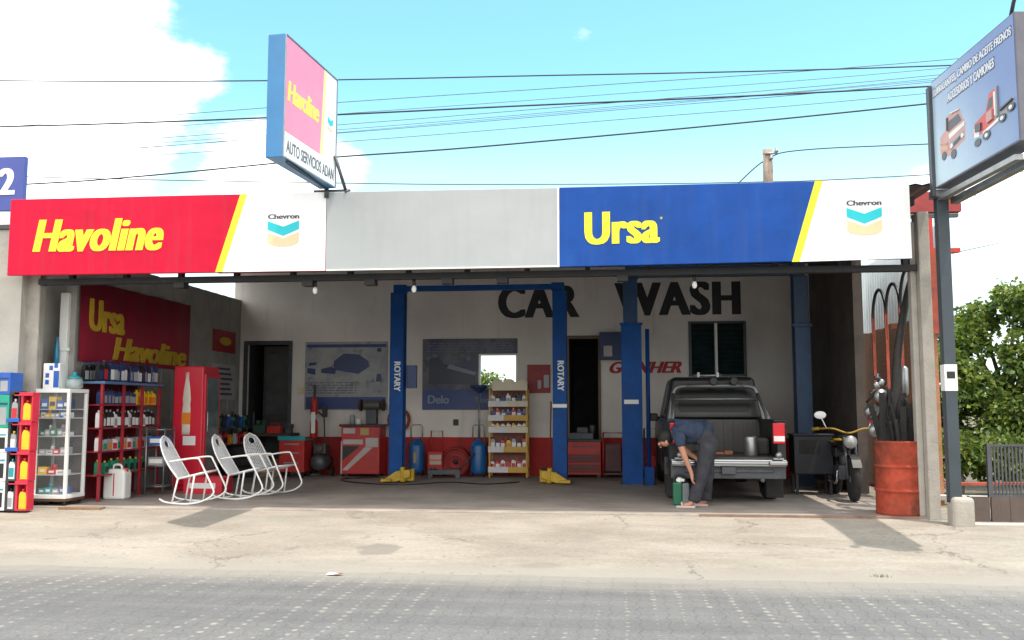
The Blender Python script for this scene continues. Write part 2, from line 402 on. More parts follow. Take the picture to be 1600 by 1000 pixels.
# little pebbles and grit
gr = n.new('ShaderNodeTexVoronoi'); gr.inputs['Scale'].default_value = 9; t.links.new(co, gr.inputs['Vector'])
grit = g.m('MULTIPLY', g.ss(gr.outputs['Distance'], .10, .22, .8, 0), g.ss(g.noise(co, 1.7, 5, .7).outputs['Fac'], .50, .62))
base = g.mix(grit, base, (.13, .12, .105))
t.links.new(base, b.inputs['Base Color']); b.inputs['Roughness'].default_value = .92
bp = n.new('ShaderNodeBump'); bp.inputs['Strength'].default_value = .35; bp.inputs['Distance'].default_value = .02
t.links.new(g.m('SUBTRACT', g.m('ADD', n2.outputs['Fac'], n3.outputs['Fac']), g.m('MULTIPLY', crack, 1.5)), bp.inputs['Height']); t.links.new(bp.outputs[0], b.inputs['Normal'])

# oily workshop floor
m_floor, t, n, b = nodes_of('workshop_floor'); g = G(t)
co = n.new('ShaderNodeTexCoord').outputs['Object']
n1 = g.noise(co, .8, 8, .68); n2 = g.noise(g.scale(co, (.5, 2.6, 1)), 1.9, 8, .7); n3 = g.noise(co, 30, 4, .7)
base = g.mix(g.ss(n1.outputs['Fac'], .35, .65), (.25, .213, .188), (.40, .345, .305))
base = g.mix(g.ss(n2.outputs['Fac'], .52, .68, 0, .75), base, (.15, .135, .125))
base = g.mix(.2, base, g.mix(n3.outputs['Fac'], (.08, .08, .08), (.3, .29, .28)))
t.links.new(base, b.inputs['Base Color']); t.links.new(g.ss(n2.outputs['Fac'], .45, .7, .75, .42), b.inputs['Roughness'])
m_soil = mat('dry_soil', (.16, .13, .09), .95, var=.4, scale=1.5, bump=.4, dirt=.5, dcol=(.05, .07, .02))

tag(MB().bx(-400, 400, -400, 400, -1.2, -.30).build('ground', m_soil), kind='structure')
r = MB(); r.add([(-60, -40, -.262), (60, -40, -.262), (60, -2.6, -.262), (-60, -2.6, -.262)], [(0, 1, 2, 3)])
tag(r.build('road', m_road), kind='structure')
# the forecourt: a ramp from the road up to the workshop floor, its lower edge ragged
a = MB(); nx, ny = 150, 16; vs = []
for j in range(ny + 1):
    for i in range(nx + 1):
        x = -16 + 32 * i / nx; q = j / ny
        y0 = -2.92 + .10 * noise.noise((x * 1.7, 3, 0)) + .05 * noise.noise((x * 7, 9, 0))
        y = y0 + (-.02 - y0) * q
        z = -.268 + .248 * (q ** .8) + .008 * noise.noise((x * 1.1, y * 1.3, 0)) * (1 if 0 < j < ny else 0)
        vs.append((x, y, z))
fs = [(j * (nx + 1) + i, j * (nx + 1) + i + 1, (j + 1) * (nx + 1) + i + 1, (j + 1) * (nx + 1) + i) for j in range(ny) for i in range(nx)]
a.add(vs, fs, 0, True)
a.add([(-16, -.02, -.02), (16, -.02, -.02), (16, 1.2, -.02), (-16, 1.2, -.02)], [(0, 1, 2, 3)])
tag(a.build('forecourt', m_apron), kind='structure')
tag(MB().bx(-7.85, 3.66, -.03, 6.6, -.2, .0).build('garage_floor', m_floor, bevel=.012), kind='structure')

lit = MB(); lit.slab([(-.05, -.03, 0), (.04, -.04, .01), (.06, .03, .004), (-.04, .035, .012)], (0, 0, .004), 0).slab([(.04, -.04, .01), (.09, -.03, .02), (.10, .02, .008), (.06, .03, .004)], (0, 0, .004), 1)
lit = lit.build('paper_wrapper', [label_white, mat('wrapper_pink', (.65, .12, .16), .5)]); lit.location = (-2.62, -3.06, -.257); tag(lit, 'small white and pink paper wrapper lying at the edge of the road', 'litter')
wd = MB(); random.seed(2)
for i in range(46):
    a = random.random() * 6.28; r_ = random.random() * .09; l_ = random.uniform(.02, .05)
    wd.add([(r_ * cos(a), r_ * sin(a) * .4, 0), (r_ * cos(a) + .006, r_ * sin(a) * .4, 0), (r_ * cos(a) + l_ * .5 * cos(a * 3), r_ * sin(a) * .4 + l_ * .4 * sin(a * 3), l_)], [(0, 1, 2)])
wd = wd.build('weed', mat('weed_green', (.10, .13, .03), .7)); wd.location = (2.31, -2.72, -.25); tag(wd, 'tiny tuft of weeds growing where the forecourt meets the road', 'weed')
# ============================================================ GARAGE BUILDING
wall_mat, t, n, b = nodes_of('garage_wall_paint'); g = G(t)
co = n.new('ShaderNodeTexCoord').outputs['Object']; sp = n.new('ShaderNodeSeparateXYZ'); t.links.new(co, sp.inputs[0])
n1 = g.noise(co, .9, 7, .65); n2 = g.noise(co, 18, 5, .7); n3 = g.noise(g.scale(co, (3.5, 3.5, .35)), 1.4, 6)
whitep = g.mix(g.ss(n1.outputs['Fac'], .3, .7), (.64, .595, .56), (.76, .71, .67))
whitep = g.mix(g.ss(n3.outputs['Fac'], .55, .75, 0, .35), whitep, (.38, .36, .33))
redp = g.mix(g.ss(n1.outputs['Fac'], .3, .7), (.30, .012, .012), (.46, .024, .022))
redp = g.mix(g.ss(n3.outputs['Fac'], .5, .7, 0, .55), redp, (.10, .015, .012))
line = g.ss(g.m('ADD', sp.outputs[2], g.m('MULTIPLY', g.m('SUBTRACT', n2.outputs['Fac'], .5), .012)), .716, .722)
t.links.new(g.mix(line, redp, whitep), b.inputs['Base Color']); b.inputs['Roughness'].default_value = .75
bp = n.new('ShaderNodeBump'); bp.inputs['Strength'].default_value = .12; bp.inputs['Distance'].default_value = .02
t.links.new(n2.outputs['Fac'], bp.inputs['Height']); t.links.new(bp.outputs[0], b.inputs['Normal'])
grey_block = mat('grey_block_wall', (.30, .285, .27), .85, var=.16, scale=2.5, bump=.25, bscale=22, dirt=.5, dcol=(.17, .15, .14))
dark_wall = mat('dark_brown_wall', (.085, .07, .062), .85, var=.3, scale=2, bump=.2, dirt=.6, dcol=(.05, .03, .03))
zinc = mat('zinc_roof', (.13, .12, .115), .5, .5, var=.25, scale=1.4, dirt=.6, dcol=(.16, .09, .06))
opening_dark = mat('opening_near_black', (.035, .034, .035), .9, var=.3)

gb = thing('garage_building', 'open fronted workshop with white and red walls and CAR WASH painted at the back', 'garage', (-2, 3, 0))
def wallxz(mb, x0, x1, z0, z1, y0, y1, holes):
    xs = sorted({x0, x1, *[h[0] for h in holes], *[h[1] for h in holes]}); zs = sorted({z0, z1, *[h[2] for h in holes], *[h[3] for h in holes]})
    for i in range(len(xs) - 1):
        z = None
        for j in range(len(zs) - 1):
            cx, cz = (xs[i] + xs[i + 1]) / 2, (zs[j] + zs[j + 1]) / 2
            solid = not any(h[0] < cx < h[1] and h[2] < cz < h[3] for h in holes)
            if solid and z is None: z = zs[j]
            if not solid and z is not None: mb.bx(xs[i], xs[i + 1], y0, y1, z, zs[j]); z = None
        if z is not None: mb.bx(xs[i], xs[i + 1], y0, y1, z, zs[-1])
holes = [(-7.33, -6.42, 0, 2.54), (-2.64, -1.92, 1.67, 2.29), (-.93, -.36, 0, 2.60), (1.35, 2.37, 1.88, 2.88)]
bw_ = MB(); wallxz(bw_, -7.6, 3.72, 0, 4.03, 6.2, 6.36, holes); bw_.build('back_wall', wall_mat, gb, world=True)
gw = MB()
y = .56
while y < 6.18:                        # block wall with shallow vertical ribs
    gw.bx(-7.62, -7.47 + (.012 if int(y * 5.2) % 2 else 0), y, min(y + .19, 6.2), 0, 3.42); y += .19
gw.build('side_wall', grey_block, gb, world=True)
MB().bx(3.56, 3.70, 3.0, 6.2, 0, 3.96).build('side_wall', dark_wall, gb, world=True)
MB().bx(-7.87, -7.65, .0, .14, -.1, 3.86).build('pillar', concrete, gb, bevel=.015, world=True)
MB().bx(3.57, 3.70, -.12, .12, -.03, 3.6).bx(3.50, 3.57, .0, .13, 0, 3.5).build('pillar', concrete, gb, bevel=.012, world=True)
rf = MB(); k = 150; vs = []
for i in range(k + 1):
    x = -7.75 + 11.5 * i / k; dz = .02 * (i % 2)
    vs += [(x, -.26, 3.87 + dz), (x, 6.45, 4.02 + dz), (x, -.26, 3.89 + dz), (x, 6.45, 4.04 + dz)]
rf.add(vs, [f for i in range(k) for f in ((4 * i, 4 * i + 1, 4 * i + 5, 4 * i + 4), (4 * i + 2, 4 * i + 6, 4 * i + 7, 4 * i + 3))])
rf.build('roof', zinc, gb, world=True)
for y in (.9, 2.4, 3.9, 5.4):
    MB().bx(-7.6, 3.6, y - .04, y + .04, 3.74 + .02 * y, 3.86 + .02 * y).build('roof_beam', dark_steel, gb, world=True)
hb = MB().bx(-7.65, 3.57, -.05, .07, 2.90, 2.975).bx(-7.65, 3.57, -.04, .06, 3.7, 3.8)
for i in range(15):
    x = -7.2 + i * .76; hb.bx(x - .03, x + .03, -.035, .055, 2.975, 3.7)
for x in (-5.75, -4.02, -3.2, -2.2, -1.5, .0): hb.bx(x, x + .14, -.07, .08, 2.83, 2.9)
hb.build('header_beam', mat('black_steel', (.022, .022, .025), .6, var=.3), gb, world=True)
# left door: dark leaf ajar with glazing strips, black boxes added behind both doorways to keep them dark
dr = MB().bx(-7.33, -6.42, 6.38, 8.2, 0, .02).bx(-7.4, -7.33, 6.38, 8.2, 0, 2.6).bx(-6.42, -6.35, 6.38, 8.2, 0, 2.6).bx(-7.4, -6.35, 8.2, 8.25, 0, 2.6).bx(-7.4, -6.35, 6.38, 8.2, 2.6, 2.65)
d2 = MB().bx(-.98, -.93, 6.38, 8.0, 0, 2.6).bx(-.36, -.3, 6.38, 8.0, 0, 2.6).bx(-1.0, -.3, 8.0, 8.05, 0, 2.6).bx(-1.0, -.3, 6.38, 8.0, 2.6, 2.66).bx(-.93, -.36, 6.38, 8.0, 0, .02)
dr.build('doorway_dark_box', opening_dark, gb, world=True)
d2.build('doorway_dark_box', opening_dark, gb, world=True)
door_c = mat('dark_door', (.035, .034, .034), .5, var=.3)
d = MB().bx(-7.0, -6.44, 6.30, 6.34, .02, 2.5).build('door', door_c, gb, bevel=.005, world=True)
MB().bx(-6.94, -6.5, 6.285, 6.302, .2, 1.0).bx(-6.94, -6.5, 6.285, 6.302, 1.15, 2.35).build('door_panel', mat('door_panel', (.05, .055, .055), .4, var=.3), d, bevel=.006, world=True)
MB().bx(-7.37, -7.30, 6.17, 6.21, 0, 2.6).bx(-6.45, -6.38, 6.17, 6.21, 0, 2.6).bx(-7.30, -6.45, 6.17, 6.21, 2.52, 2.6).build('door_frame', dark_steel, gb, world=True)
MB().bx(-.97, -.92, 6.17, 6.21, 0, 2.65).bx(-.37, -.32, 6.17, 6.21, 0, 2.65).bx(-.92, -.37, 6.17, 6.21, 2.59, 2.65).build('door_frame', mat('brown_frame', (.16, .10, .07), .6), gb, world=True)
# little open window to the yard behind
wf = MB().bx(-2.66, -1.90, 6.17, 6.21, 2.28, 2.31).bx(-1.94, -1.90, 6.17, 6.21, 1.66, 2.28).bx(-2.66, -1.94, 6.17, 6.21, 1.645, 1.675).bx(-2.66, -2.63, 6.17, 6.21, 1.675, 2.28)
wf.build('window', white, gb, world=True)
# louvred window, two leaves
lw = MB().bx(1.33, 1.38, 6.17, 6.22, 1.86, 2.9).bx(2.34, 2.39, 6.17, 6.22, 1.86, 2.9).bx(1.38, 2.34, 6.17, 6.22, 2.86, 2.9).bx(1.38, 2.34, 6.17, 6.22, 1.86, 1.9)
lw = lw.build('window', dark_steel, gb, world=True)
MB().bx(1.81, 1.86, 6.16, 6.23, 1.9, 2.86).build('window_post', white, lw, world=True)
lo = MB(); R = Matrix.Rotation(radians(38), 3, 'X')
for i in range(11):
    z = 1.95 + i * .086
    lo.box((1.595, 6.26, z), (.42, .10, .008), R); lo.box((2.10, 6.26, z), (.47, .10, .008), R)
lo.build('louvre', mat('louvre_glass', (.02, .05, .055), .12, var=.3), lw, world=True)
MB().bx(1.30, 2.42, 6.365, 6.5, 1.8, 2.95).build('window_back', opening_dark, lw, world=True)
ink = mat('black_wall_paint', (.012, .013, .018), .6, var=.4)
text('painted_lettering', 'CAR', ink, gb, (-2.29, 6.2, 3.0), (1.58, 0, 0), (0, 0, .63), (0, -.004, 0), bold=.05, sp=1.12)
text('painted_lettering', 'WASH', ink, gb, (-.05, 6.2, 3.02), (2.36, 0, 0), (0, 0, .64), (0, -.004, 0), bold=.05, sp=1.12)
text('painted_lettering', 'GONHER', mat('red_wall_paint', (.35, .012, .02), .6), gb, (-.16, 6.2, 1.93), (1.36, 0, 0), (0, 0, .22), (0, -.004, 0), bold=.05, shear=.35)
for sx, sz in ((-3.1, 1.0), (-6.2, 1.62)):
    o = MB().bx(sx - .05, sx + .05, 6.175, 6.2, sz - .06, sz + .06).bx(sx - .02, sx + .02, 6.168, 6.175, sz - .03, sz + .03).build('wall_socket', black if sx > -4 else gold, gb, bevel=.004, world=True)
# steel edge of the floor and the timber board by the cabinet
tag(MB().bx(.95, 3.5, -.075, -.032, -.03, .006).build('steel_edge', mat('dull_rust', (.20, .13, .10), .8, var=.3, scale=6), bevel=.004), 'thin rusty steel strip along the floor edge in front of the truck', 'edge strip')
tag(MB().bx(-7.15, -6.58, -.16, -.04, -.045, .0).build('timber_board', mat('weathered_timber', (.22, .14, .08), .85, var=.3, scale=9)), 'short brown timber board lying at the floor edge by the glass cabinet', 'board')
for x in (-3.87, -2.57, .95):
    o = thing('hanging_bulb', {-3.87: 'small bare white bulb under the beam below the white sign end', -2.57: 'small bare white bulb under the beam beside the left lift post', .95: 'small bare white bulb under the beam above the truck'}[x], 'light bulb', (x, .02, 2.83), group='bare bulbs under the front beam')
    MB().lathe([(.022, -.01), (.022, .075)], n=12).build('bulb_socket', black, o)
    MB().lathe([(.001, -.10), (.022, -.09), (.033, -.06), (.028, -.03), (.018, -.01)], n=14).build('bulb', white, o)

# ============================================================ FASCIA SIGNS
def emblem(parent, x, z0, w_, hgt):
    """word, teal chevron, gold chevron with rounded foot"""
    text('emblem_word', 'Chevron', dark_steel, parent, (x, -.35, z0 + hgt * .86), (w_, 0, 0), (0, 0, hgt * .15), (0, -.006, 0), bold=.03)
    c = x + w_ / 2
    MB().prism([(x, z0 + .80 * hgt), (c, z0 + .62 * hgt), (x + w_, z0 + .80 * hgt), (x + w_, z0 + .54 * hgt), (c, z0 + .34 * hgt), (x, z0 + .54 * hgt)], 'y', -.357, -.349).build('emblem_chevron', teal, parent, world=True)
    pts = [(x, z0 + .45 * hgt), (c, z0 + .27 * hgt), (x + w_, z0 + .45 * hgt), (x + w_, z0 + .18 * hgt)] + [(c + (w_ / 2) * cos(radians(a)), z0 + .18 * hgt - .17 * hgt * sin(radians(a))) for a in range(20, 180, 20)] + [(x, z0 + .18 * hgt)]
    MB().prism(pts, 'y', -.357, -.349).build('emblem_chevron', gold, parent, world=True)
def panel(mb, x0, x1, z0a, z0b, z1a, z1b, mi=0, ya=-.35, yb=-.29):
    mb.prism([(x0, z0a), (x1, z0b), (x1, z1b), (x0, z1a)], 'y', ya, yb, mi)
o = thing('fascia_sign', 'long red sign with yellow Havoline lettering and a white emblem end', 'sign', (-5.7, -.32, 2.98))
m_ = MB(); panel(m_, -7.89, -3.622, 2.985, 2.975, 3.992, 3.977); m_.build('sign_face', red_vinyl, o, bevel=.006, world=True)
MB().prism([(-4.961, 2.98), (-3.624, 2.977), (-3.624, 3.976), (-4.661, 3.98)], 'y', -.353, -.345).build('white_end', white_vinyl, o, world=True)
MB().prism([(-5.055, 2.982), (-4.961, 2.982), (-4.661, 3.979), (-4.753, 3.979)], 'y', -.355, -.345).build('yellow_stripe', yellow_vinyl, o, world=True)
text('lettering', 'Havoline', yellow_vinyl, o, (-7.55, -.35, 3.285), (1.79, 0, -.008), (0, 0, .425), (0, -.005, 0), shear=.24, bold=.05, sp=1.06)
emblem(o, -4.38, 3.285, .41, .42)
o = thing('fascia_sign', 'plain grey sign panel between the red sign and the blue sign', 'sign', (-2.1, -.32, 2.98))
m_ = MB(); panel(m_, -3.619, -.690, 2.974, 2.972, 3.974, 3.952); m_.build('sign_face', grey_vinyl, o, bevel=.004, world=True)
m_ = MB(); m_.bx(-.716, -.69, -.356, -.348, 2.972, 3.952); m_.bx(-3.61, -.716, -.356, -.348, 2.973, 2.99); m_.build('frame', white, o, world=True)
o = thing('fascia_sign', 'long blue sign with yellow Ursa lettering and a white emblem end', 'sign', (1.4, -.32, 2.97))
m_ = MB(); panel(m_, -.688, 3.42, 2.972, 3.0, 3.955, 3.945); m_.build('sign_face', blue_vinyl, o, bevel=.006, world=True)
MB().prism([(2.146, 2.984), (3.419, 3.002), (3.419, 3.944), (2.44, 3.95)], 'y', -.353, -.345).build('white_end', white_vinyl, o, world=True)
MB().prism([(2.058, 2.984), (2.146, 2.985), (2.44, 3.951), (2.352, 3.951)], 'y', -.355, -.345).build('yellow_stripe', yellow_vinyl, o, world=True)
text('lettering', 'Ursa', yellow_vinyl, o, (-.385, -.35, 3.235), (.905, 0, .01), (0, 0, .40), (0, -.005, 0), bold=.045, sp=1.06)
text('lettering', '®', yellow_vinyl, o, (.525, -.35, 3.53), (.03, 0, 0), (0, 0, .03), (0, -.005, 0))
emblem(o, 2.70, 3.28, .40, .42)

# ============================================================ PROJECTING LIGHT BOX (left)
o = thing('light_box_sign', 'tall projecting light box with blue sides and a red face above the grey panel', 'sign', (-3.62, -.35, 3.98))
A = Vector((-3.64, -1.85, 4.02)); U = Vector((.13, 1.5, 0)); Z = Vector((0, 0, 1.41)); Nn = Vector((1.5, -.13, 0)).normalized()
bb = MB().prism([(-3.51, -.35), (-3.64, -1.85), (-3.85, -1.83), (-3.72, -.33)], 'z', 4.02, 5.43).build('box', mat('sign_box_blue', (.035, .19, .42), .4, var=.12, scale=2, dirt=.3, dcol=(.1, .2, .3)), o, bevel=.008, world=True)
P = lambda u, v, k=.0: A + U * u + Z * v + Nn * k
def face(name, pts, m, k=.004): MB().slab([P(u, v, -.001) for u, v in pts], Nn * (k + .001)).build(name, m, o, world=True)
pink = mat('faded_lit_red_face', (.78, .23, .36), .35, var=.08, scale=2)  # faded red, with light through the translucent face put into its colour
face('face', [(.015, .015), (.985, .015), (.985, .985), (.015, .985)], white_vinyl, .002)
face('red_field', [(.015, .215), (.66, .215), (.72, .985), (.015, .985)], pink)
face('yellow_stripe', [(.665, .215), (.71, .215), (.77, .985), (.725, .985)], mat('pale_yellow', (.8, .7, .25), .4, var=.05))
text('lettering', 'Havoline', mat('sign_yellow', (.82, .72, .08), .4), o, P(.05, .47, .003), U * .58, Z * .17, Nn * .003, shear=.15, bold=.045, sp=.92)
text('lettering', 'AUTO SERVICIOS ADAN', mat('sign_grey_ink', (.10, .11, .13), .5), o, P(.05, .055, .001), U * .9, Z * .10, Nn * .003, bold=.02)
MB().slab([P(u, v) for u, v in ((.81, .60), (.865, .575), (.92, .60), (.92, .55), (.865, .525), (.81, .55))], Nn * .005).build('emblem_chevron', teal, o, world=True)
MB().slab([P(u, v) for u, v in ((.81, .535), (.865, .51), (.92, .535), (.92, .50), (.865, .475), (.81, .50))], Nn * .005).build('emblem_chevron', gold, o, world=True)
fr = MB()
for (u0, v0, u1, v1) in ((0, .99, 1, 1), (0, 0, 1, .01), (.992, .01, 1, .99), (0, .01, .008, .99)):
    fr.slab([P(u0, v0), P(u1, v0), P(u1, v1), P(u0, v1)], Nn * .010)
fr.build('frame', steel, o, world=True)
br = MB().tube([(-3.38, -.30, 3.97), (-3.50, -.42, 4.42)], .022).tube([(-3.80, -.31, 4.0), (-3.33, -.31, 4.0)], .016).tube([(-3.62, -.36, 3.9), (-3.62, -.36, 4.03)], .03).tube([(-3.62, -.33, 4.01), (-3.65, -1.7, 4.0)], .018)
br.tube([(-3.33, -.31, 4.0), (-3.38, -.36, 3.97)], .014)
br.build('bracket', dark_steel, o, world=True)

# ============================================================ BILLBOARD (right) on its post
o = thing('billboard', 'blue billboard of two trucks on a dark square post at the right pillar', 'billboard', (3.76, -.36, 0))
A = Vector((3.675, -.47, 3.785)); U = Vector((.145, -1.95, 0)); Z = Vector((0, 0, 1.275)); Nn = Vector((-1.95, -.145, 0)).normalized()
face_m, t, n, b = nodes_of('billboard_print'); g = G(t)
co = n.new('ShaderNodeTexCoord').outputs['Object']; sp = n.new('ShaderNodeSeparateXYZ'); t.links.new(co, sp.inputs[0])
ns = g.noise(co, 1.2, 5)
f_ = g.m('ADD', g.m('MULTIPLY', sp.outputs[1], -.42), g.m('MULTIPLY', g.m('SUBTRACT', sp.outputs[2], 3.8), .35))
f_ = g.ss(g.m('ADD', f_, g.m('MULTIPLY', g.m('SUBTRACT', ns.outputs['Fac'], .5), .4)), .0, 1.1)
t.links.new(g.mix(f_, (.46, .60, .68), (.11, .19, .42)), b.inputs['Base Color']); b.inputs['Roughness'].default_value = .35
MB().prism([(3.675, -.47), (3.82, -2.42), (4.06, -2.40), (3.915, -.45)], 'z', 3.785, 5.06).build('box', mat('billboard_case', (.13, .13, .16), .5, .2, var=.2), o, bevel=.008, world=True)
MB().slab([P(u, v, -.001) for u, v in ((.012, .015), (.988, .015), (.988, .985), (.012, .985))], Nn * .004).build('printed_face', face_m, o, world=True)
lt = mat('billboard_letter', (.62, .64, .68), .45, var=.04); ls = mat('billboard_letter_edge', (.05, .06, .12), .5)
for s_, u0, u1, v0, v1 in (('LUBRICANTES, CAMBIO DE ACEITE FRENOS', .035, .965, .828, .905), ('ACCESORIOS Y CAMIONES', .22, .78, .695, .772)):
    text('lettering_outline', s_, ls, o, P(u0 - .006, v0 - .010, .002), U * (u1 - u0 + .012), Z * (v1 - v0 + .02), Nn * .003, bold=.07)
    text('lettering', s_, lt, o, P(u0, v0, .004), U * (u1 - u0), Z * (v1 - v0), Nn * .003, bold=.035)
def pic(name, polys, u0, v0, su, sv):
    b_ = MB(); ms = []
    for i, (c, pts) in enumerate(polys):
        if c not in ms: ms.append(c)
        b_.slab([P(u0 + su * x, v0 + sv * y, .001) for x, y in pts], Nn * (.003 + .0012 * i), ms.index(c))
    b_.build(name, [PM[c] for c in ms], o, world=True)
PM = dict(p=mat('print_pale_red', (.50, .26, .24), .4), r=mat('print_red', (.55, .07, .06), .4), w=mat('print_white', (.72, .70, .68), .4), k=mat('print_dark', (.06, .065, .08), .4), g=mat('print_grey', (.26, .27, .30), .4), o=mat('print_orange', (.62, .32, .2), .4))
circ = lambda x, y, r_: [(x + r_ * cos(2 * pi * i / 14), y + r_ * sin(2 * pi * i / 14)) for i in range(14)]
pic('truck_picture', [('p', [(0, .25), (.32, .12), (.95, .25), (1, .6), (.9, .72), (.8, .95), (.45, 1.0), (.28, .95), (.22, .7), (.0, .62)]), ('k', [(.34, .62), (.86, .68), (.76, .86), (.36, .84)]), ('w', [(.36, .46), (.95, .54), (.97, .63), (.36, .57)]), ('g', [(.40, .22), (.92, .32), (.92, .44), (.40, .38)]), ('o', [(.0, .35), (.30, .25), (.30, .42), (0, .50)]), ('k', circ(.14, .18, .09)), ('k', circ(.52, .10, .10)), ('w', circ(.46, .29, .05)), ('w', circ(.88, .36, .05)), ('k', [(.54, .27), (.80, .33), (.80, .38), (.54, .33)]), ('g', [(.03, .45), (.29, .37), (.29, .41), (.03, .48)]), ('k', [(.30, .66), (.32, .66), (.34, .93), (.31, .93)]), ('w', [(.48, .96), (.80, .92), (.80, .94), (.48, .985)])], .10, .17, .33, .42)
pic('truck_picture', [('g', [(.5, .22), (1, .35), (1, .55), (.9, .56), (.55, .42)]), ('r', [(.02, .28), (.28, .22), (.55, .30), (.55, .45), (.66, .45), (.66, .98), (.45, .93), (.36, .62), (.08, .52)]), ('k', [(.38, .62), (.52, .64), (.54, .84), (.45, .83)]), ('w', [(.05, .24), (.18, .20), (.20, .40), (.06, .42)]), ('w', [(.56, .42), (.60, .42), (.60, .9), (.56, .9)]), ('w', [(.28, .18), (.75, .30), (.75, .36), (.28, .25)]), ('k', circ(.14, .10, .08)), ('k', circ(.36, .14, .09)), ('w', circ(.36, .14, .04)), ('k', circ(.74, .28, .08)), ('w', circ(.74, .28, .04)), ('k', circ(.94, .38, .08)), ('w', circ(.94, .38, .04)), ('k', [(.10, .33), (.24, .30), (.25, .46), (.12, .49)]), ('g', [(.62, .36), (.66, .37), (.66, .96), (.63, .95)]), ('p', [(.40, .36), (.53, .38), (.53, .58), (.40, .56)]), ('k', [(.70, .44), (.98, .50), (.98, .53), (.70, .48)])], .50, .14, .46, .40)
pb = MB().bx(3.70, 3.83, -.43, -.30, .2, 3.78).build('post', mat('post_dark_blue_grey', (.045, .06, .075), .5, .2, var=.2, scale=2, dirt=.4, dcol=(.1, .09, .08)), o, bevel=.006, world=True)
MB().bx(3.695, 3.835, -.434, -.296, 1.46, 1.76).build('sticker', label_white, pb, world=True)
MB().bx(3.72, 3.81, -.437, -.433, 1.6, 1.68).build('sticker_print', black, pb, world=True)
MB().bx(3.635, 3.672, -.50, -.40, 3.70, 5.0).build('edge_channel', dark_steel, o, bevel=.004, world=True)
sb = MB().slab([(3.70, -.40, 3.66), (3.85, -2.2, 3.66), (3.93, -2.2, 3.66), (3.78, -.40, 3.66)], (0, 0, .055)).slab([(3.86, -.40, 3.62), (3.98, -2.2, 3.62), (4.06, -2.2, 3.62), (3.94, -.40, 3.62)], (0, 0, .07)).bx(3.66, 4.0, -.47, -.28, 3.70, 3.784)
sb.build('support_beam', steel, o, world=True)
MB().tube([(3.87, -2.2, 5.06), (3.87, -2.3, 5.2), (3.84, -2.45, 5.24)], .02).box((3.82, -2.5, 5.24), (.08, .12, .04)).build('spotlight', dark_steel, o, world=True)
cb = MB().bx(3.70, 3.945, -.50, -.27, -.1, .27)
tag(cb.build('concrete_block', concrete, bevel=.05, seg=3), 'rounded concrete block at the foot of the dark billboard post', 'concrete block')
tag(MB().tube([(3.90, -.15, .2), (3.90, -.15, 2.9)], .018).build('conduit', red_paint), 'thin red pipe running up behind the dark billboard post', 'pipe')

# ============================================================ NEIGHBOURS
o = thing('neighbour_building', 'pale plastered neighbouring building at the left edge with a white coping', 'building', (-10, 0, 0))
stucco = mat('pale_stucco', (.42, .40, .36), .9, var=.14, scale=1.4, bump=.25, bscale=30, dirt=.55, dcol=(.27, .2, .17))
MB().bx(-13, -7.83, -.12, .1, -.1, 3.64).bx(-13, -7.88, .1, 6, -.1, 3.2).build('wall', stucco, o, world=True)
MB().bx(-13, -7.83, -.16, .1, 3.645, 3.70).build('ledge', dark_steel, o, world=True)
MB().bx(-13, -7.85, -.13, .08, 3.703, 3.885).build('coping', white, o, world=True)
o = thing('number_sign', 'square blue sign with a white number 2 on the left neighbouring building', 'sign', (-8.4, -.1, 3.89))
MB().bx(-9.0, -7.87, -.14, -.06, 3.89, 4.63).build('panel', mat('sign_violet_blue', (.05, .075, .32), .4, var=.1), o, bevel=.006, world=True)
text('numeral', '2', white_vinyl, o, (-8.225, -.14, 4.11), (.235, 0, 0), (0, 0, .36), (0, -.006, 0), bold=.05)

# side boundary on the right: brick wall, zinc sheets, red posts, arched grille, red roof frame
brick_m, t, n, b = nodes_of('old_brick'); g = G(t)
co = n.new('ShaderNodeTexCoord').outputs['Object']; sp = n.new('ShaderNodeSeparateXYZ'); t.links.new(co, sp.inputs[0])
cb_ = n.new('ShaderNodeCombineXYZ'); t.links.new(sp.outputs[1], cb_.inputs[0]); t.links.new(sp.outputs[2], cb_.inputs[1])
bt = n.new('ShaderNodeTexBrick'); bt.inputs['Scale'].default_value = 1; bt.inputs['Brick Width'].default_value = .24; bt.inputs['Row Height'].default_value = .08; bt.inputs['Mortar Size'].default_value = .008
bt.inputs['Color1'].default_value = (.50, .17, .10, 1); bt.inputs['Color2'].default_value = (.40, .21, .10, 1); bt.inputs['Mortar'].default_value = (.30, .25, .2, 1)
t.links.new(cb_.outputs[0], bt.inputs['Vector'])
nn_ = g.noise(co, 3.5, 7, .75)
c_ = g.mix(g.ss(nn_.outputs['Fac'], .48, .62, 0, .75), bt.outputs['Color'], (.20, .17, .04)); c_ = g.mix(g.ss(g.noise(co, 6, 6, .7).outputs['Fac'], .55, .7, 0, .7), c_, (.45, .15, .11))
t.links.new(c_, b.inputs['Base Color']); b.inputs['Roughness'].default_value = .9
o = thing('boundary_wall', 'old red brick wall topped with pale corrugated sheets beyond the right side opening', 'wall', (4.45, 4, 0))
bk = MB(); y = 2.35
random.seed(3)
while y < 6.6:
    h_ = 2.55 + .16 * noise.noise((y * 1.3, 0, 0)) + .06 * random.random(); bk.bx(4.4, 4.55, y, y + .24, -.1, h_); y += .24
bk.build('brick_base', brick_m, o, world=True)
zs = MB(); k = 120; vs = []
for i in range(k + 1):
    y = 2.0 + 4.8 * i / k; dx = .016 * (1 if i % 4 < 2 else -1)
    vs += [(4.60 + dx, y, 2.3), (4.60 + dx, y, 3.9), (4.612 + dx, y, 2.3), (4.612 + dx, y, 3.9)]
zs.add(vs, [f for i in range(k) for f in ((4 * i, 4 * i + 4, 4 * i + 5, 4 * i + 1), (4 * i + 2, 4 * i + 3, 4 * i + 7, 4 * i + 6))])
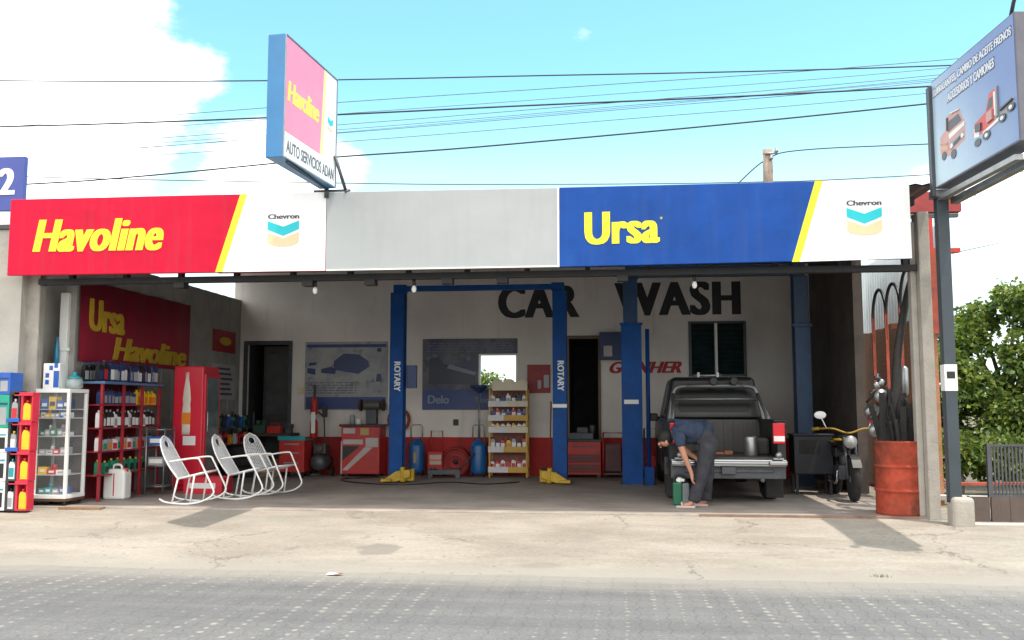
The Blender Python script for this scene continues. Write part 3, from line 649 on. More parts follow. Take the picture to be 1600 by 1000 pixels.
zs.build('corrugated_sheet', mat('pale_zinc', (.72, .78, .80), .45, .1, var=.12, scale=2.5, dirt=.5, dcol=(.42, .50, .52)), o, world=True)
o = thing('side_grille', 'red post grille with dark arched iron tops closing the right side of the garage', 'grille', (3.64, 1.2, 0))
for y in (.30, .95, 1.6, 2.25):
    MB().bx(3.625, 3.665, y - .02, y + .02, .0, 2.62).build('post', rust_red, o, world=True)
for y in (.30, .95, 1.6):
    pts = [(3.645, y + .325 - .325 * cos(radians(a)), 2.52 + (.40 if y > .5 else .50) * sin(radians(a))) for a in range(0, 181, 15)]
    MB().tube([(3.645, y, 2.2)] + pts + [(3.645, y + .65, 2.2)], .022).build('arch', black, o, world=True)
MB().bx(3.635, 3.655, .30, 2.25, .35, .39).bx(3.635, 3.655, .30, 2.25, 1.3, 1.33).build('rail', rust_red, o, world=True)
o = thing('roof_frame', 'dark red steel roof frame standing above the wall behind the right pillar', 'roof frame', (4.4, 2, 3.4))
R_ = mat('roof_frame_red', (.26, .03, .03), .6, var=.3, scale=4, dirt=.5, dcol=(.08, .02, .02))
MB().prism([(3.9, 4.02), (4.60, 4.02), (4.82, 4.02), (4.82, 4.12), (4.78, 4.24), (4.66, 4.30), (3.9, 4.32)], 'y', 1.95, 2.1).build('fascia_board', R_, o, world=True)
MB().bx(3.9, 4.78, 1.96, 2.04, 3.945, 3.99).build('rail', dark_steel, o, world=True)
MB().bx(3.8, 4.78, 1.95, 2.05, 3.44, 3.50).build('bottom_chord', red_paint, o, world=True)
fp = MB()
for x in (4.62, 4.40, 4.20): fp.bx(x - .025, x + .025, 1.965, 2.035, 3.50, 3.945)
fp.build('strut', red_paint, o, world=True)
MB().slab([(4.0, 1.98, 3.50), (4.06, 1.98, 3.50), (4.38, 1.98, 3.80), (4.32, 1.98, 3.80)], (0, .04, 0)).bx(4.22, 4.37, 2.06, 2.1, 3.5, 4.0).build('brace', rust_red, o, world=True)
MB().bx(4.35, 4.45, 1.95, 2.05, 2.3, 3.44).build('support_post', rust_red, o, world=True)

# gate and fence on the right
gate_m = mat('gate_brown', (.10, .075, .065), .6, .2, var=.3, scale=2.2, dirt=.6, dcol=(.17, .08, .05))
o = thing('yard_gate', 'dark brown sheet metal gate with upright bars at the right edge of the forecourt', 'gate', (4.6, -.1, -.05))
MB().bx(3.99, 4.22, -.16, -.12, -.1, .25).build('sheet_panel', gate_m, o, world=True)
g_ = MB(); x = 4.24
while x < 8.4: g_.bx(x, x + .10, -.16 + .004 * (int(x * 10) % 2), -.12, -.09, .25); x += .102
g_.build('board_panel', gate_m, o, world=True)
g_ = MB(); x = 4.26
while x < 8.4: g_.bx(x - .009, x + .009, -.148, -.132, .25, .85); x += .040
g_.build('bar', dark_steel, o, world=True)
MB().bx(4.22, 8.4, -.155, -.125, .825, .85).bx(4.22, 8.4, -.155, -.125, .25, .275).bx(4.215, 4.255, -.165, -.115, .25, .86).bx(3.985, 4.0, -.165, -.115, -.1, .26).build('frame', dark_steel, o, world=True)
tag(MB().bx(3.96, 8.5, -.34, -.20, -.1, -.035).build('kerb', mat('pale_kerb', (.52, .50, .46), .9, var=.15), bevel=.012), kind='structure')
tag(MB().prism([(3.95, 2.2), (7.5, 1.4), (7.5, 1.65), (3.95, 2.45)], 'z', .0, .06).build('yard_wall', mat('yard_wall_pale', (.50, .46, .42), .9, var=.15)), 'low pale yard wall running behind the brown gate', 'wall')
tag(MB().prism([(3.95, 4.2), (8, 4.9), (8, 5.1), (3.95, 4.4)], 'z', .02, .06).build('pipe_rail', rust_red), 'low red rail in the yard behind the gate', 'rail')
# ============================================================ TWO-POST LIFTS
def column(mb, x, y, s, h, wd=.24, dp=.26):
    """open channel column; s = +1 when its slot faces +x"""
    t_ = .05
    mb.bx(x - wd / 2, x + wd / 2, y - dp / 2, y - dp / 2 + t_, .02, h)
    mb.bx(x - wd / 2, x + wd / 2, y + dp / 2 - t_, y + dp / 2, .02, h)
    xb = x - s * wd / 2
    mb.bx(min(xb, xb + s * t_), max(xb, xb + s * t_), y - dp / 2 + t_, y + dp / 2 - t_, .02, h)
    mb.bx(x + s * (wd / 2 - .03) - .03, x + s * (wd / 2 - .03) + .03, y - dp / 2 + t_, y - dp / 2 + t_ + .03, .02, h)
def lift(label, xl, xr, y, h, bar0, bar1, m, word=True, y2=None):
    o = thing('vehicle_lift', label, 'car lift', ((xl + xr) / 2, y, 0))
    y2 = y if y2 is None else y2
    for x, s, yy in ((xl, 1, y), (xr, -1, y2)):
        mb = MB(); column(mb, x, yy, s, h); c = mb.build('post', m, o, bevel=.008, world=True)
        MB().bx(x - .19, x + .19, yy - .18, yy + .18, 0, .022).build('base_plate', dark_steel, c, world=True)
        if word:
            text('lettering', 'ROTARY', label_white, c, (x - .055 + .02, yy - .13, 2.08), (0, 0, -.52), (.11, 0, 0), (0, -.004, 0), bold=.03)
        mb = MB().bx(x - .07, x + .07, yy - .08, yy + .08, .25, .85)
        mb.build('carriage', dark_steel, o, world=True)
    b_ = MB()
    b_.bx(xl, xr, y - .06, y + .06, bar0, bar1).bx(xl - .08, xl + .14, y - .09, y + .09, h, bar1 + .02).bx(xr - .14, xr + .08, y - .09, y + .09, h, bar1 + .02)
    b_.build('crossbar', m, o, bevel=.006, world=True)
    return o
la = lift('two post blue lift with white lettering and yellow feet in the middle of the workshop', -3.84, -.99, 4.5, 3.30, 3.33, 3.42, lift_blue)
def foot(s, x):       # swing arm folded at the post foot
    f_ = MB()
    f_.prism([(x - s * .14, .02), (x - s * .14, .07), (x + s * .06, .20), (x + s * .30, .235), (x + s * .30, .10), (x + s * .05, .02)], 'y', 4.18, 4.30)
    f_.prism([(x + s * .12, .02), (x + s * .12, .22), (x + s * .34, .24), (x + s * .34, .03)], 'y', 4.30, 4.42)
    f_.box((x - s * .10, 4.16, .05), (.18, .12, .05)).lathe([(.05, .02), (.05, .26), (.035, .27)], (x + s * .17, 4.22, 0), 14)
    f_.build('arm', yellow_paint, la, bevel=.01, world=True)
    MB().lathe([(.06, 0), (.06, .03)], (x + s * .26, 4.20, .235), 14).build('arm_pad', rubber, la, world=True)
foot(1, -3.84); foot(-1, -.99)
MB().bx(-.99 - .122, -.99 + .122, 4.366, 4.372, 1.28, 1.34).build('white_band', label_white, la, world=True)
MB().bx(-3.69, -3.52, 4.50, 4.62, 1.62, 2.02).bx(-3.66, -3.55, 4.488, 4.50, 1.66, 1.78).build('control_box', mat('control_box_blue', (.02, .05, .16), .4, var=.2), la, bevel=.008, world=True)
lb_blue = mat('lift_dark_blue', (.010, .05, .13), .45, var=.3, scale=4, dirt=.5, dcol=(.02, .03, .04))
lb = lift('dark blue two post lift with a deep crossbar standing over the pickup', .22, 3.02, 4.3, 3.46, 3.48, 3.66, lb_blue, word=False)
MB().bx(.06, .40, 4.14, 4.18, 0.02, 2.66).bx(.04, .42, 4.12, 4.2, 2.66, 2.70).build('post_cover', lift_blue, lb, bevel=.006, world=True)
MB().bx(.10, .34, 4.132, 4.142, 1.34, 1.41).build('white_band', label_white, lb, world=True)
MB().tube([(.50, 4.28, .02), (.50, 4.28, 2.6)], .035, 10).bx(.42, .58, 4.2, 4.36, 0, .3).build('hydraulic_cylinder', lift_blue, lb, world=True)
MB().bx(2.86, 3.18, 4.12, 4.16, 2.60, 2.66).bx(2.9, 3.15, 4.13, 4.15, .02, 2.6).build('post_cover', lb_blue, lb, bevel=.006, world=True)

# ============================================================ PICKUP TRUCK (seen from behind)
paint = mat('truck_dark_green_grey', (.010, .011, .012), .35, .1, var=.2, scale=2, dirt=.6, dcol=(.05, .046, .042))
tk = thing('pickup_truck', 'dark grey green pickup with roll bar and red tail lamp under the right lift', 'pickup truck', (1.43, 1.10, 0))
tk.scale = (.93, 1, 1)
# local: y forwards from the rear, x across
def arch(yc, r_=.41): return arc(yc, .36, r_, 180, 0, 12)
prof = [(.06, .60), (.06, 1.10), (1.60, 1.10), (1.60, .45)] 
for s in (-1, 1):
    q = MB()
    pts = [(.05, .56), (.05, 1.10), (1.62, 1.10), (1.62, .42), (1.34, .42)] + [(y, z) for y, z in reversed(arch(.93))] + [(.52, .56)]
    q.prism(pts, 'x', s * .70, s * .815)
    q.bx(min(s * .66, s * .84), max(s * .66, s * .84), .05, 1.62, 1.085, 1.115)
    q.prism([(.93 + .47 * cos(radians(a)), .36 + .47 * sin(radians(a))) for a in range(0, 181, 15)] + [(.93 + .41 * cos(radians(a)), .36 + .41 * sin(radians(a))) for a in range(180, -1, -15)], 'x', s * .80, s * .865)
    q.build('bed_side', paint, tk, bevel=.02)
MB().bx(-.70, .70, .03, 1.6, .56, .62).bx(-.70, .70, 1.55, 1.62, .62, 1.10).build('bed_floor', mat('bed_liner', (.06, .058, .056), .6, var=.25, scale=3, dirt=.5, dcol=(.08, .08, .08)), tk, bevel=.01)
rb_ = MB()
for i in range(9): rb_.bx(-.62 + i * .155 - .02, -.62 + i * .155 + .02, 1.535, 1.551, .64, 1.07)
rb_.build('bed_rib', MC['bed_liner'], tk)
for s in (-1, 1): MB().prism([(.62, .62), (.62, .86), (1.24, .86), (1.24, .62)], 'x', s * .50, s * .69).build('wheel_housing', MC['bed_liner'], tk, bevel=.04)
# cab body and bonnet
low = [(1.66, .34), (1.66, 1.10), (3.45, 1.12), (3.62, 1.10), (4.72, 1.02), (4.86, .92), (4.88, .45), (4.42, .40)] + [(y, z) for y, z in arc(4.0, .36, .41, 0, 180, 12)] + [(3.5, .34)]
MB().prism(low, 'x', -.815, .815).build('body', paint, tk, bevel=.04, seg=3)
def loft(secs, name, m, bevel=.03):
    """rings of 4 corners (x half-widths, y, z)"""
    q = MB(); vs = []
    for (y, hw, z) in secs: vs += [(-hw, y, z), (hw, y, z)]
    return q, vs
cabv = [(-.79, 1.68, 1.10), (.79, 1.68, 1.10), (.79, 3.62, 1.10), (-.79, 3.62, 1.10), (-.66, 1.80, 1.74), (.66, 1.80, 1.74), (.66, 2.98, 1.745), (-.66, 2.98, 1.745)]
MB().add(cabv, [(0, 3, 2, 1), (4, 5, 6, 7), (0, 1, 5, 4), (1, 2, 6, 5), (2, 3, 7, 6), (3, 0, 4, 7)]).build('cab', paint, tk, bevel=.06, seg=4)
dkglass = mat('dark_window_glass', (.005, .006, .007), .3, 0, var=.2, spec=.25)
def cabpt(face, u, v):
    a, b_, c, d_ = [Vector(cabv[i]) for i in face]; return (a * (1 - u) + b_ * u) * (1 - v) + (d_ * (1 - u) + c * u) * v
def pane(name, face, u0, u1, v0, v1, nrm):
    MB().slab([cabpt(face, u0 + .03, v0), cabpt(face, u1 - .03, v0), cabpt(face, u1, v0 + .1), cabpt(face, u1, v1 - .1), cabpt(face, u1 - .03, v1), cabpt(face, u0 + .03, v1), cabpt(face, u0, v1 - .1), cabpt(face, u0, v0 + .1)], Vector(nrm)).build(name, dkglass, tk)
pane('rear_window', (0, 1, 5, 4), .12, .88, .18, .84, (0, -.012, .002))
pane('windscreen', (2, 3, 7, 6), .06, .94, .10, .92, (0, .012, .008))
for s, fc in ((1, (1, 2, 6, 5)), (-1, (3, 0, 4, 7))):
    for u0, u1 in (((.10, .46), (.52, .86)) if s > 0 else ((.14, .48), (.54, .90))): pane('side_window', fc, u0, u1, .14, .88, (s * .012, 0, .003))
tyre = MB().lathe([(.20, -.10), (.31, -.115), (.352, -.08), (.36, 0), (.352, .08), (.31, .115), (.20, .10)], n=28, R=Matrix.Rotation(pi / 2, 3, 'Y'))
rim = MB().lathe([(.001, .05), (.06, .06), (.08, .03), (.17, .05), (.205, .10), (.205, -.1), (.001, -.1)], n=24, R=Matrix.Rotation(pi / 2, 3, 'Y'))
tm = None
for s in (-1, 1):
    for y in (.93, 4.0):
        wgl = MB(); wgl.v = [(x * 1 + s * .72, yy + y, z + .36) for x, yy, z in tyre.v]; wgl.f = tyre.f; wgl.m = tyre.m; wgl.s = tyre.s
        wh = wgl.build('wheel', rubber, tk)
        rr = MB(); rr.v = [(x * s + s * .72, yy + y, z + .36) for x, yy, z in rim.v]; rr.f = rim.f; rr.m = rim.m; rr.s = rim.s
        rr.build('rim', steel, wh)
lamp_red = mat('tail_lamp_red', (.62, .015, .03), .15, var=.1); 
for s in (-1, 1):
    x0, x1 = sorted((s * .635, s * .80))
    tl = MB().bx(x0, x1, -.005, .06, .80, 1.07).build('tail_lamp', lamp_red, tk, bevel=.012)
    MB().bx(x0 + .008, x1 - .008, -.012, 0, .83, .90).build('reversing_lens', mat('white_lens', (.8, .78, .75), .15, var=.05), tl, bevel=.004)
MB().bx(-.80, .80, -.07, -.0, .50, .60).bx(-.80, -.55, -.14, -.07, .52, .585).bx(.55, .80, -.14, -.07, .52, .585).bx(-.55, .55, -.125, -.07, .535, .57).build('bumper', chrome, tk, bevel=.02, seg=3)
MB().bx(-.80, .80, .0, .06, .34, .54).bx(-.62, .62, -.02, .03, .42, .47).build('rear_valance', dark_steel, tk, bevel=.01)
for s in (-1, 1): MB().lathe([(.04, -.03), (.045, .0), (.001, .01)], (s * .68, -.14, .655), 14, R=Matrix.Rotation(pi / 2, 3, 'X')).bx(s * .68 - .07, s * .68 + .07, -.14, -.02, .60, .62).build('bumper_lamp', steel, tk)
MB().tube([(.45, .5, .34), (.47, -.06, .33)], .028, 10).build('exhaust_pipe', dark_steel, tk)
MB().bx(-.10, .10, -.075, .0, .40, .50).build('tow_hitch', dark_steel, tk, bevel=.01)
for s in (-1, 1):
    x0, x1 = sorted((s * .60, s * .84)); MB().bx(x0, x1, .47, .485, .06, .52).build('mud_flap', rubber, tk)
    MB().box((s * .93, 3.30, 1.12), (.20, .08, .13)).bx(*sorted((s * .78, s * .86)), 3.27, 3.33, 1.09, 1.13).build('mirror', black, tk, bevel=.02)
rb2 = MB()
for s in (-1, 1):
    rb2.tube(smooth_path([(s * .74, 1.40, 1.08), (s * .70, 1.46, 1.30), (s * .645, 1.50, 1.52), (s * .57, 1.51, 1.58), (s * .45, 1.51, 1.595)]), .034, 10)
    rb2.tube([(s * .66, 1.49, 1.48), (s * .72, .78, 1.10)], .028, 10)
rb2.tube([(-.47, 1.51, 1.595), (.47, 1.51, 1.595)], .034, 10).tube([(-.66, 1.48, 1.40), (.66, 1.48, 1.40)], .024, 10)
rb2.build('roll_bar', mat('roll_bar_grey', (.16, .165, .165), .35, .5, var=.1), tk)
for x in (-.02, .30):
    l_ = MB().lathe([(.05, -.05), (.065, -.04), (.065, .03), (.001, .035)], (x, 1.50, 1.665), 16, R=Matrix.Rotation(-pi / 2, 3, 'X')).build('roof_lamp', black, tk)
MB().tube([(-.25, 2.3, 1.78), (.2, 2.3, 1.78)], .02).bx(-.2, -.16, 2.28, 2.32, 1.74, 1.83).bx(.12, .16, 2.28, 2.32, 1.74, 1.83).build('roof_rack', steel, tk)
MB().bx(-.62, .70, 2.6, 2.64, .9, 1.3).build('seat_back', mat('seat_fabric', (.08, .08, .09), .9), tk, bevel=.03)
MB().lathe([(.085, 0), (.09, .01), (.09, .25), (.085, .26), (.07, .262)], (.36, .42, .62), 20).build('x', steel)
o = bpy.data.objects['x']; o.name = 'metal_can'; o.location = tk.location; tag(o, 'round silver metal can standing on the bed of the pickup', 'can')
o = MB().bx(-.10, .05, .62, .74, .622, .66).bx(.02, .14, .60, .70, .622, .68).build('rag', mat('orange_rag', (.30, .12, .06), .9, var=.3), bevel=.015); o.location = tk.location; tag(o, 'crumpled orange brown rags lying in the bed of the pickup', 'rag')

# ============================================================ PERSON bending over beside the truck
skin = mat('skin', (.42, .20, .13), .55, var=.1, scale=12)
shirt_m = mat('navy_shirt', (.022, .036, .072), .9, var=.45, scale=9, bump=.9, bscale=14)
trou_m = mat('charcoal_trousers', (.030, .031, .040), .9, var=.45, scale=7, bump=.9, bscale=12)
hair_m = mat('black_hair', (.012, .010, .010), .7, var=.3, scale=30, bump=.4)
def skinmesh(name, verts, edges, m, parent, root=0, sub=2):
    me = bpy.data.meshes.new(name); me.from_pydata([v[:3] for v in verts], edges, []); me.materials.append(m)
    ob = bpy.data.objects.new(name, me); COL.objects.link(ob); ob.parent = parent
    sk = ob.modifiers.new('skin', 'SKIN'); sk.use_smooth_shade = True
    if not me.skin_vertices: bpy.context.view_layer.objects.active = ob
    for i, v in enumerate(verts):
        r_ = v[3]; me.skin_vertices[0].data[i].radius = r_ if isinstance(r_, tuple) else (r_, r_)
    me.skin_vertices[0].data[root].use_root = True
    ss = ob.modifiers.new('sub', 'SUBSURF'); ss.levels = sub; ss.render_levels = sub
    return ob
pr = thing('person', 'person in navy shirt and dark trousers bending over beside the pickup, one arm reaching down', 'person', (1.02, .84, 0))
# local frame: faces -x, near side -y.  pelvis at 0
V_ = [(.13, 0, .90, .085),                                   # 0 pelvis
      (.03, 0, .955, .090), (-.10, 0, .985, .125), (-.23, 0, .965, .125),   # 1-3 spine
      (-.31, 0, .925, .060), (-.355, 0, .895, .055), # 4,5 neck
      (-.385, 0, .885, .078), (-.43, 0, .82, .082), (-.45, 0, .77, .048),                       # 6-8 head to chin
      (.12, -.085, .85, .070), (.055, -.10, .46, .062), (-.075, -.11, .09, .042), (-.12, -.12, .035, .036), (-.22, -.125, .025, .030),   # near leg 9-13
      (.13, .085, .85, .070), (.12, .10, .46, .062), (.10, .12, .09, .042), (.07, .12, .035, .036), (-.035, .125, .025, .030),   # far leg 14-18
      (-.245, -.150, .90, .050), (-.235, -.195, .80, .047), (-.175, -.205, .625, .040), (-.125, -.195, .50, .030), (-.10, -.19, .435, .026),   # near arm 19-23
      (-.24, .150, .90, .050), (-.19, .19, .80, .047), (-.10, .18, .68, .040), (-.03, .08, .63, .032), (.0, .03, .60, .027)]        # far arm 24-28
E_ = [(0, 1), (1, 2), (2, 3), (3, 4), (4, 5), (5, 6), (6, 7), (7, 8), (0, 9), (9, 10), (10, 11), (11, 12), (12, 13), (0, 14), (14, 15), (15, 16), (16, 17), (17, 18), (3, 19), (19, 20), (20, 21), (21, 22), (22, 23), (3, 24), (24, 25), (25, 26), (26, 27), (27, 28)]
def hand(w_, d, side, curl):
    """palm and five fingers from wrist index w_, pointing along d, fingers spread along side"""
    global V_, E_
    p = Vector(V_[w_][:3]); d = Vector(d).normalized(); side = Vector(side).normalized(); cu = Vector(curl)
    k = len(V_); pm = p + d * .05; V_.append((*pm, .026)); E_.append((w_, k))
    ob = Vector(d)
    for i, (off, ln) in enumerate(((-.027, .062), (-.009, .074), (.009, .070), (.026, .055))):
        a = pm + side * off + d * .035; b_ = a + (d * .75 + cu * .5).normalized() * ln * .55; c = b_ + (d * .3 + cu * .9).normalized() * ln * .5
        j = len(V_); V_ += [(*a, .0098), (*b_, .0088), (*c, .0078)]; E_ += [(k, j), (j, j + 1), (j + 1, j + 2)]
    a = pm - side * .030 + cu * .012; b_ = a - side * .018 + d * .035 + cu * .02; j = len(V_)
    V_ += [(*a, .011), (*b_, .0095)]; E_ += [(k, j), (j, j + 1)]
hand(23, (.10, .02, -1), (-.25, -1, 0), (.5, .4, 0)); hand(28, (.5, -.3, -.8), (.5, .8, 0), (.5, -.5, 0))
body = skinmesh('body', V_, E_, skin, pr)
# the face: nose, ears, eyes, mouth are on the body mesh's head, looking down
hd = Matrix.Rotation(radians(-38), 3, 'Y')
fm = MB()
sh = skinmesh('shirt', [(.19, 0, .885, .158), (.05, 0, .96, .172), (-.10, 0, .985, .178), (-.24, 0, .965, .168), (-.30, 0, .94, .100), (-.255, -.15, .94, .110), (-.238, -.19, .845, .074), (-.215, -.198, .755, .064), (-.24, .15, .93, .105), (-.20, .185, .83, .066), (-.16, .188, .755, .064)],
    [(0, 1), (1, 2), (2, 3), (3, 4), (3, 5), (5, 6), (6, 7), (3, 8), (8, 9), (9, 10)], shirt_m, pr, root=2)
tr = skinmesh('trousers', [(.145, 0, .895, 0.158), (.06, 0, .935, .165), (.130, -.092, .83, 0.141), (.085, -.10, .62, 0.108), (.05, -.10, .46, 0.095), (-.01, -.106, .28, 0.086), (-.065, -.11, .10, 0.086), (-.075, -.11, .065, 0.088), (.14, .092, .83, 0.130), (.13, .10, .62, 0.108), (.12, .10, .46, 0.095), (.108, .108, .28, 0.088), (.098, .115, .10, 0.088), (.098, .115, .065, 0.090)],
    [(0, 1), (0, 2), (2, 3), (3, 4), (4, 5), (5, 6), (6, 7), (0, 8), (8, 9), (9, 10), (10, 11), (11, 12), (12, 13)], trou_m, pr, root=0)
hm = MB().ell((-.405, 0, .886), (.098, .088, .105), 18, 12, R=Matrix.Rotation(radians(35), 3, 'Y'))
hm.build('hair', hair_m, pr)
MB().ell((-.492, 0, .80), (.020, .014, .024), 10, 7).ell((-.405, -.085, .82), (.022, .010, .032), 10, 7).ell((-.405, .085, .82), (.022, .010, .032), 10, 7).ell((-.475, 0, .76), (.016, .026, .010), 10, 6).build('nose_and_ears', skin, pr)
MB().ell((-.492, -.03, .835), (.008, .012, .009), 8, 6).ell((-.492, .03, .835), (.008, .012, .009), 8, 6).build('eyes', black, pr)
for x, y in ((-.165, -.122), (.015, .122)):
    MB().prism([(x - .13 * 1.0 + .015 * 0, y - .030), (x - .135, y + .02), (x - .06, y + .045), (x + .10, y + .035), (x + .115, y), (x + .10, y - .035), (x - .05, y - .045)], 'z', .0, .022).tube([(x - .06, y - .042, .02), (x - .06, y, .062), (x - .06, y + .042, .02)], .012).build('sandal', mat('pale_sandal', (.55, .42, .42), .7), pr, bevel=.006)

ft = bpy.data.textures.new('cloth_folds', 'CLOUDS'); ft.noise_scale = .11; ft.noise_depth = 2
for ob in (sh, tr):
    dm = ob.modifiers.new('folds', 'DISPLACE'); dm.texture = ft; dm.strength = .034; dm.mid_level = .5; dm.texture_coords = 'LOCAL'
# belt, pocket and collar seams
# oil jug at the person's feet
jug_g = mat('green_jug', (.01, .12, .06), .35, var=.2)
o = thing('oil_jug', 'green and grey oil jug standing at the bending person\'s feet', 'jug', (.80, 1.02, 0))
MB().prism([(-.10, -.075), (.02, -.08), (.02, .08), (-.10, .075)], 'z', 0, .30).build('body', jug_g, o, bevel=.02, seg=3)
MB().prism([(.021, -.078), (.11, -.07), (.11, .07), (.021, .078)], 'z', .01, .29).build('body', mat('grey_jug', (.17, .19, .20), .4), o, bevel=.015)
MB().tube(smooth_path([(-.08, 0, .29), (-.07, 0, .37), (0, 0, .39), (.06, 0, .36), (.07, 0, .29)]), .014).build('handle', black, o)
MB().lathe([(.028, .28), (.028, .36), (.02, .36)], (-.01, -.03, .0), 12).bx(-.055, .05, -.05, -.04, .31, .345).build('cap', label_white, o)

# ============================================================ OIL DRUM with scrap
o = thing('oil_drum', 'rusty red oil drum full of black rubber scrap at the front right of the floor', 'drum', (3.37, .28, 0))
prof = [(.001, .0), (.285, .0), (.293, .012), (.288, .03)]
for z0 in (.285, .57): prof += [(.284, z0 - .03), (.290, z0 - .014), (.306, z0), (.290, z0 + .012), (.279, z0 + .022), (.284, z0 + .035)]
prof += [(.285, .84), (.293, .852), (.293, .87), (.285, .875), (.278, .87), (.274, .84), (.268, .78), (.001, .76)]
MB().lathe(prof, n=40).build('barrel', mat('drum_red', (.38, .066, .040), .75, 0, spec=.12, var=.4, scale=4.5, bump=.4, bscale=9, dirt=.9, dcol=(.095, .045, .030), dpos=(.44, .66)), o)
BM_RED = mat('scrap_red', (.30, .06, .06), .6, var=.3)
random.seed(11)
for i in range(28):
    a = random.random() * 6.28; r0 = .23 * sqrt(random.random()); x, y = r0 * cos(a), r0 * sin(a)
    hgt = random.uniform(.15, .62); lx, ly = random.uniform(-.12, .16), random.uniform(-.05, .1)
    pts = smooth_path([(x, y, .77), (x + lx * .3, y + ly * .4, .80 + hgt * .5), (x + lx, y + ly, .87 + hgt)])
    q = MB()
    if i % 3: q.tube(pts, random.uniform(.014, .028), 7)
    else:
        for k_, p in enumerate(pts[:-1]): q.box((Vector(p) + Vector(pts[k_ + 1])) / 2, (.07, .012, (Vector(pts[k_ + 1]) - Vector(p)).length * 1.1))
    ob = q.build('rubber_strip', rubber); ob.location = o.location
    tag(ob, 'black strip or hose among the scrap standing up in the red drum', 'rubber strip', 'rubber strips in the drum')
ob = MB().tube(smooth_path([(-.02, .05, .77), (.0, .10, 1.2), (.07, .16, 1.9), (.20, .20, 2.55), (.34, .24, 3.0), (.40, .25, 3.1)]), [.062 - .0009 * i for i in range(31)]).build('exhaust_pipe', mat('sooty_pipe', (.022, .020, .019), .8, var=.5, scale=4, bump=.3))
ob.location = o.location; tag(ob, 'tall sooty exhaust pipe leaning out of the red drum towards the sign', 'exhaust pipe')
for i, (x, y, z, k_, lab) in enumerate(((3.36, .95, 1.42, 0, 'round grey headlamp shell hung on the red posts above the drum'), (3.28, 1.1, 1.22, 1, 'crumpled silver tin hung on the red posts left of the black scrap'), (3.50, .9, 1.40, 2, 'black plastic cowling hung on the red posts above the drum'),
        (3.62, .8, 1.62, 3, 'narrow grey muffler hung upright beside the leaning pipe'), (3.48, .95, 1.18, 2, 'small dark fairing piece hung low above the motorcycle'), (3.56, .85, 1.02, 1, 'grey metal cover hung low behind the red drum'), (3.30, 1.05, .98, 0, 'small round lamp glass hung beside the motorcycle seat'))):
    q = MB()
    if k_ == 0: q.lathe([(.001, -.05), (.05, -.04), (.085, .0), (.09, .03), (.001, .045)], (0, 0, 0), 18, R=Matrix.Rotation(pi / 2, 3, 'X')); m_ = steel
    elif k_ == 1: q.ell((0, 0, 0), (.10, .05, .085), 9, 6).box((.04, -.03, .05), (.1, .04, .06), Matrix.Rotation(.5, 3, 'Y')); m_ = steel
    elif k_ == 2: q.prism([(-.08, -.12), (.06, -.10), (.09, .05), (.03, .15), (-.06, .10)], 'y', -.03, .03); m_ = black
    else: q.lathe([(.02, -.2), (.045, -.17), (.045, .15), (.02, .18)], n=14); m_ = steel
    ob = q.build('scrap_part', m_, bevel=.008 if k_ == 2 else 0); ob.location = (x, y, z); tag(ob, lab, 'scrap part')
random.seed(8)
for i in range(14):
    x = random.uniform(3.24, 3.60); z = random.uniform(.95, 1.68); q = MB(); k_ = i % 4
    if k_ == 0: q.lathe([(.02, -.03), (.045, -.01), (.045, .02), (.015, .025), (.015, .06)], n=10); m_ = dark_steel
    elif k_ == 1: q.prism([(-.06, -.05), (.05, -.07), (.07, .04), (-.03, .07)], 'y', -.02, .02); m_ = BM_RED
    elif k_ == 2: q.tube([(-.06, 0, -.08), (0, -.02, .03), (.05, 0, .10)], .016, 7); m_ = black
    else: q.lathe([(.03, -.04), (.04, -.02), (.04, .03), (.02, .05)], n=10); m_ = steel
    ob = q.build('scrap_part', m_); ob.location = (x, .98 + random.uniform(-.05, .1), z); ob.rotation_euler = (0, random.uniform(-.6, .6), 0)
    tag(ob, ['small dark metal cup hung on the red posts', 'small dull red plate hung on the red posts', 'short black lever hung on the red posts', 'small grey canister hung on the red posts'][k_], 'scrap part', 'small scrap hung above the drum')
MB().bx(3.34, 3.60, 1.12, 1.14, .9, 1.50).build('mesh_board', mat('board_rust', (.10, .035, .028), .9, var=.6, scale=9, dirt=1, dcol=(.05, .04, .035)))
tag(bpy.data.objects['mesh_board'], 'rusty board behind the hung scrap parts above the drum', 'board')

# ============================================================ MOTORCYCLE behind the drum
o = thing('motorcycle', 'black motorcycle with yellow handlebar and white mirrors facing out behind the drum', 'motorcycle', (3.20, 2.37, 0), radians(-92))
RY = Matrix.Rotation(pi / 2, 3, 'X')
for x in (-.62, .62):
    q = MB().lathe([(.235, -.045), (.285, -.045), (.302, 0), (.285, .045), (.235, .045)], (x, 0, .30), 28, R=RY).build('wheel', rubber, o)
    s_ = MB().lathe([(.22, -.02), (.24, -.025), (.24, .025), (.22, .02)], (x, 0, .30), 24, R=RY).lathe([(.001, -.05), (.045, -.05), (.045, .05), (.001, .05)], (x, 0, .30), 14, R=RY)
    for k_ in range(12):
        a = k_ * pi / 6; s_.tube([(x, 0, .30), (x + .23 * cos(a), 0, .30 + .23 * sin(a))], .004, 5)
    s_.build('rim', steel, q)
MB().tube([(.62, .07, .30), (.42, .07, .86)], .02).tube([(.62, -.07, .30), (.42, -.07, .86)], .02).build('fork', dark_steel, o)
MB().tube([(.40, 0, .82), (.05, 0, .66), (-.35, 0, .66), (-.62, .08, .30)], .022).tube([(.40, 0, .78), (.22, 0, .28), (-.22, 0, .28), (-.35, 0, .64)], .022).tube([(-.22, -.08, .28), (-.62, -.08, .30)], .02).build('frame', black, o)
MB().bx(-.18, .18, -.11, .11, .26, .46).lathe([(.07, 0), (.075, .06), (.07, .16)], (.08, 0, .45), 14).build('engine', dark_steel, o, bevel=.02)
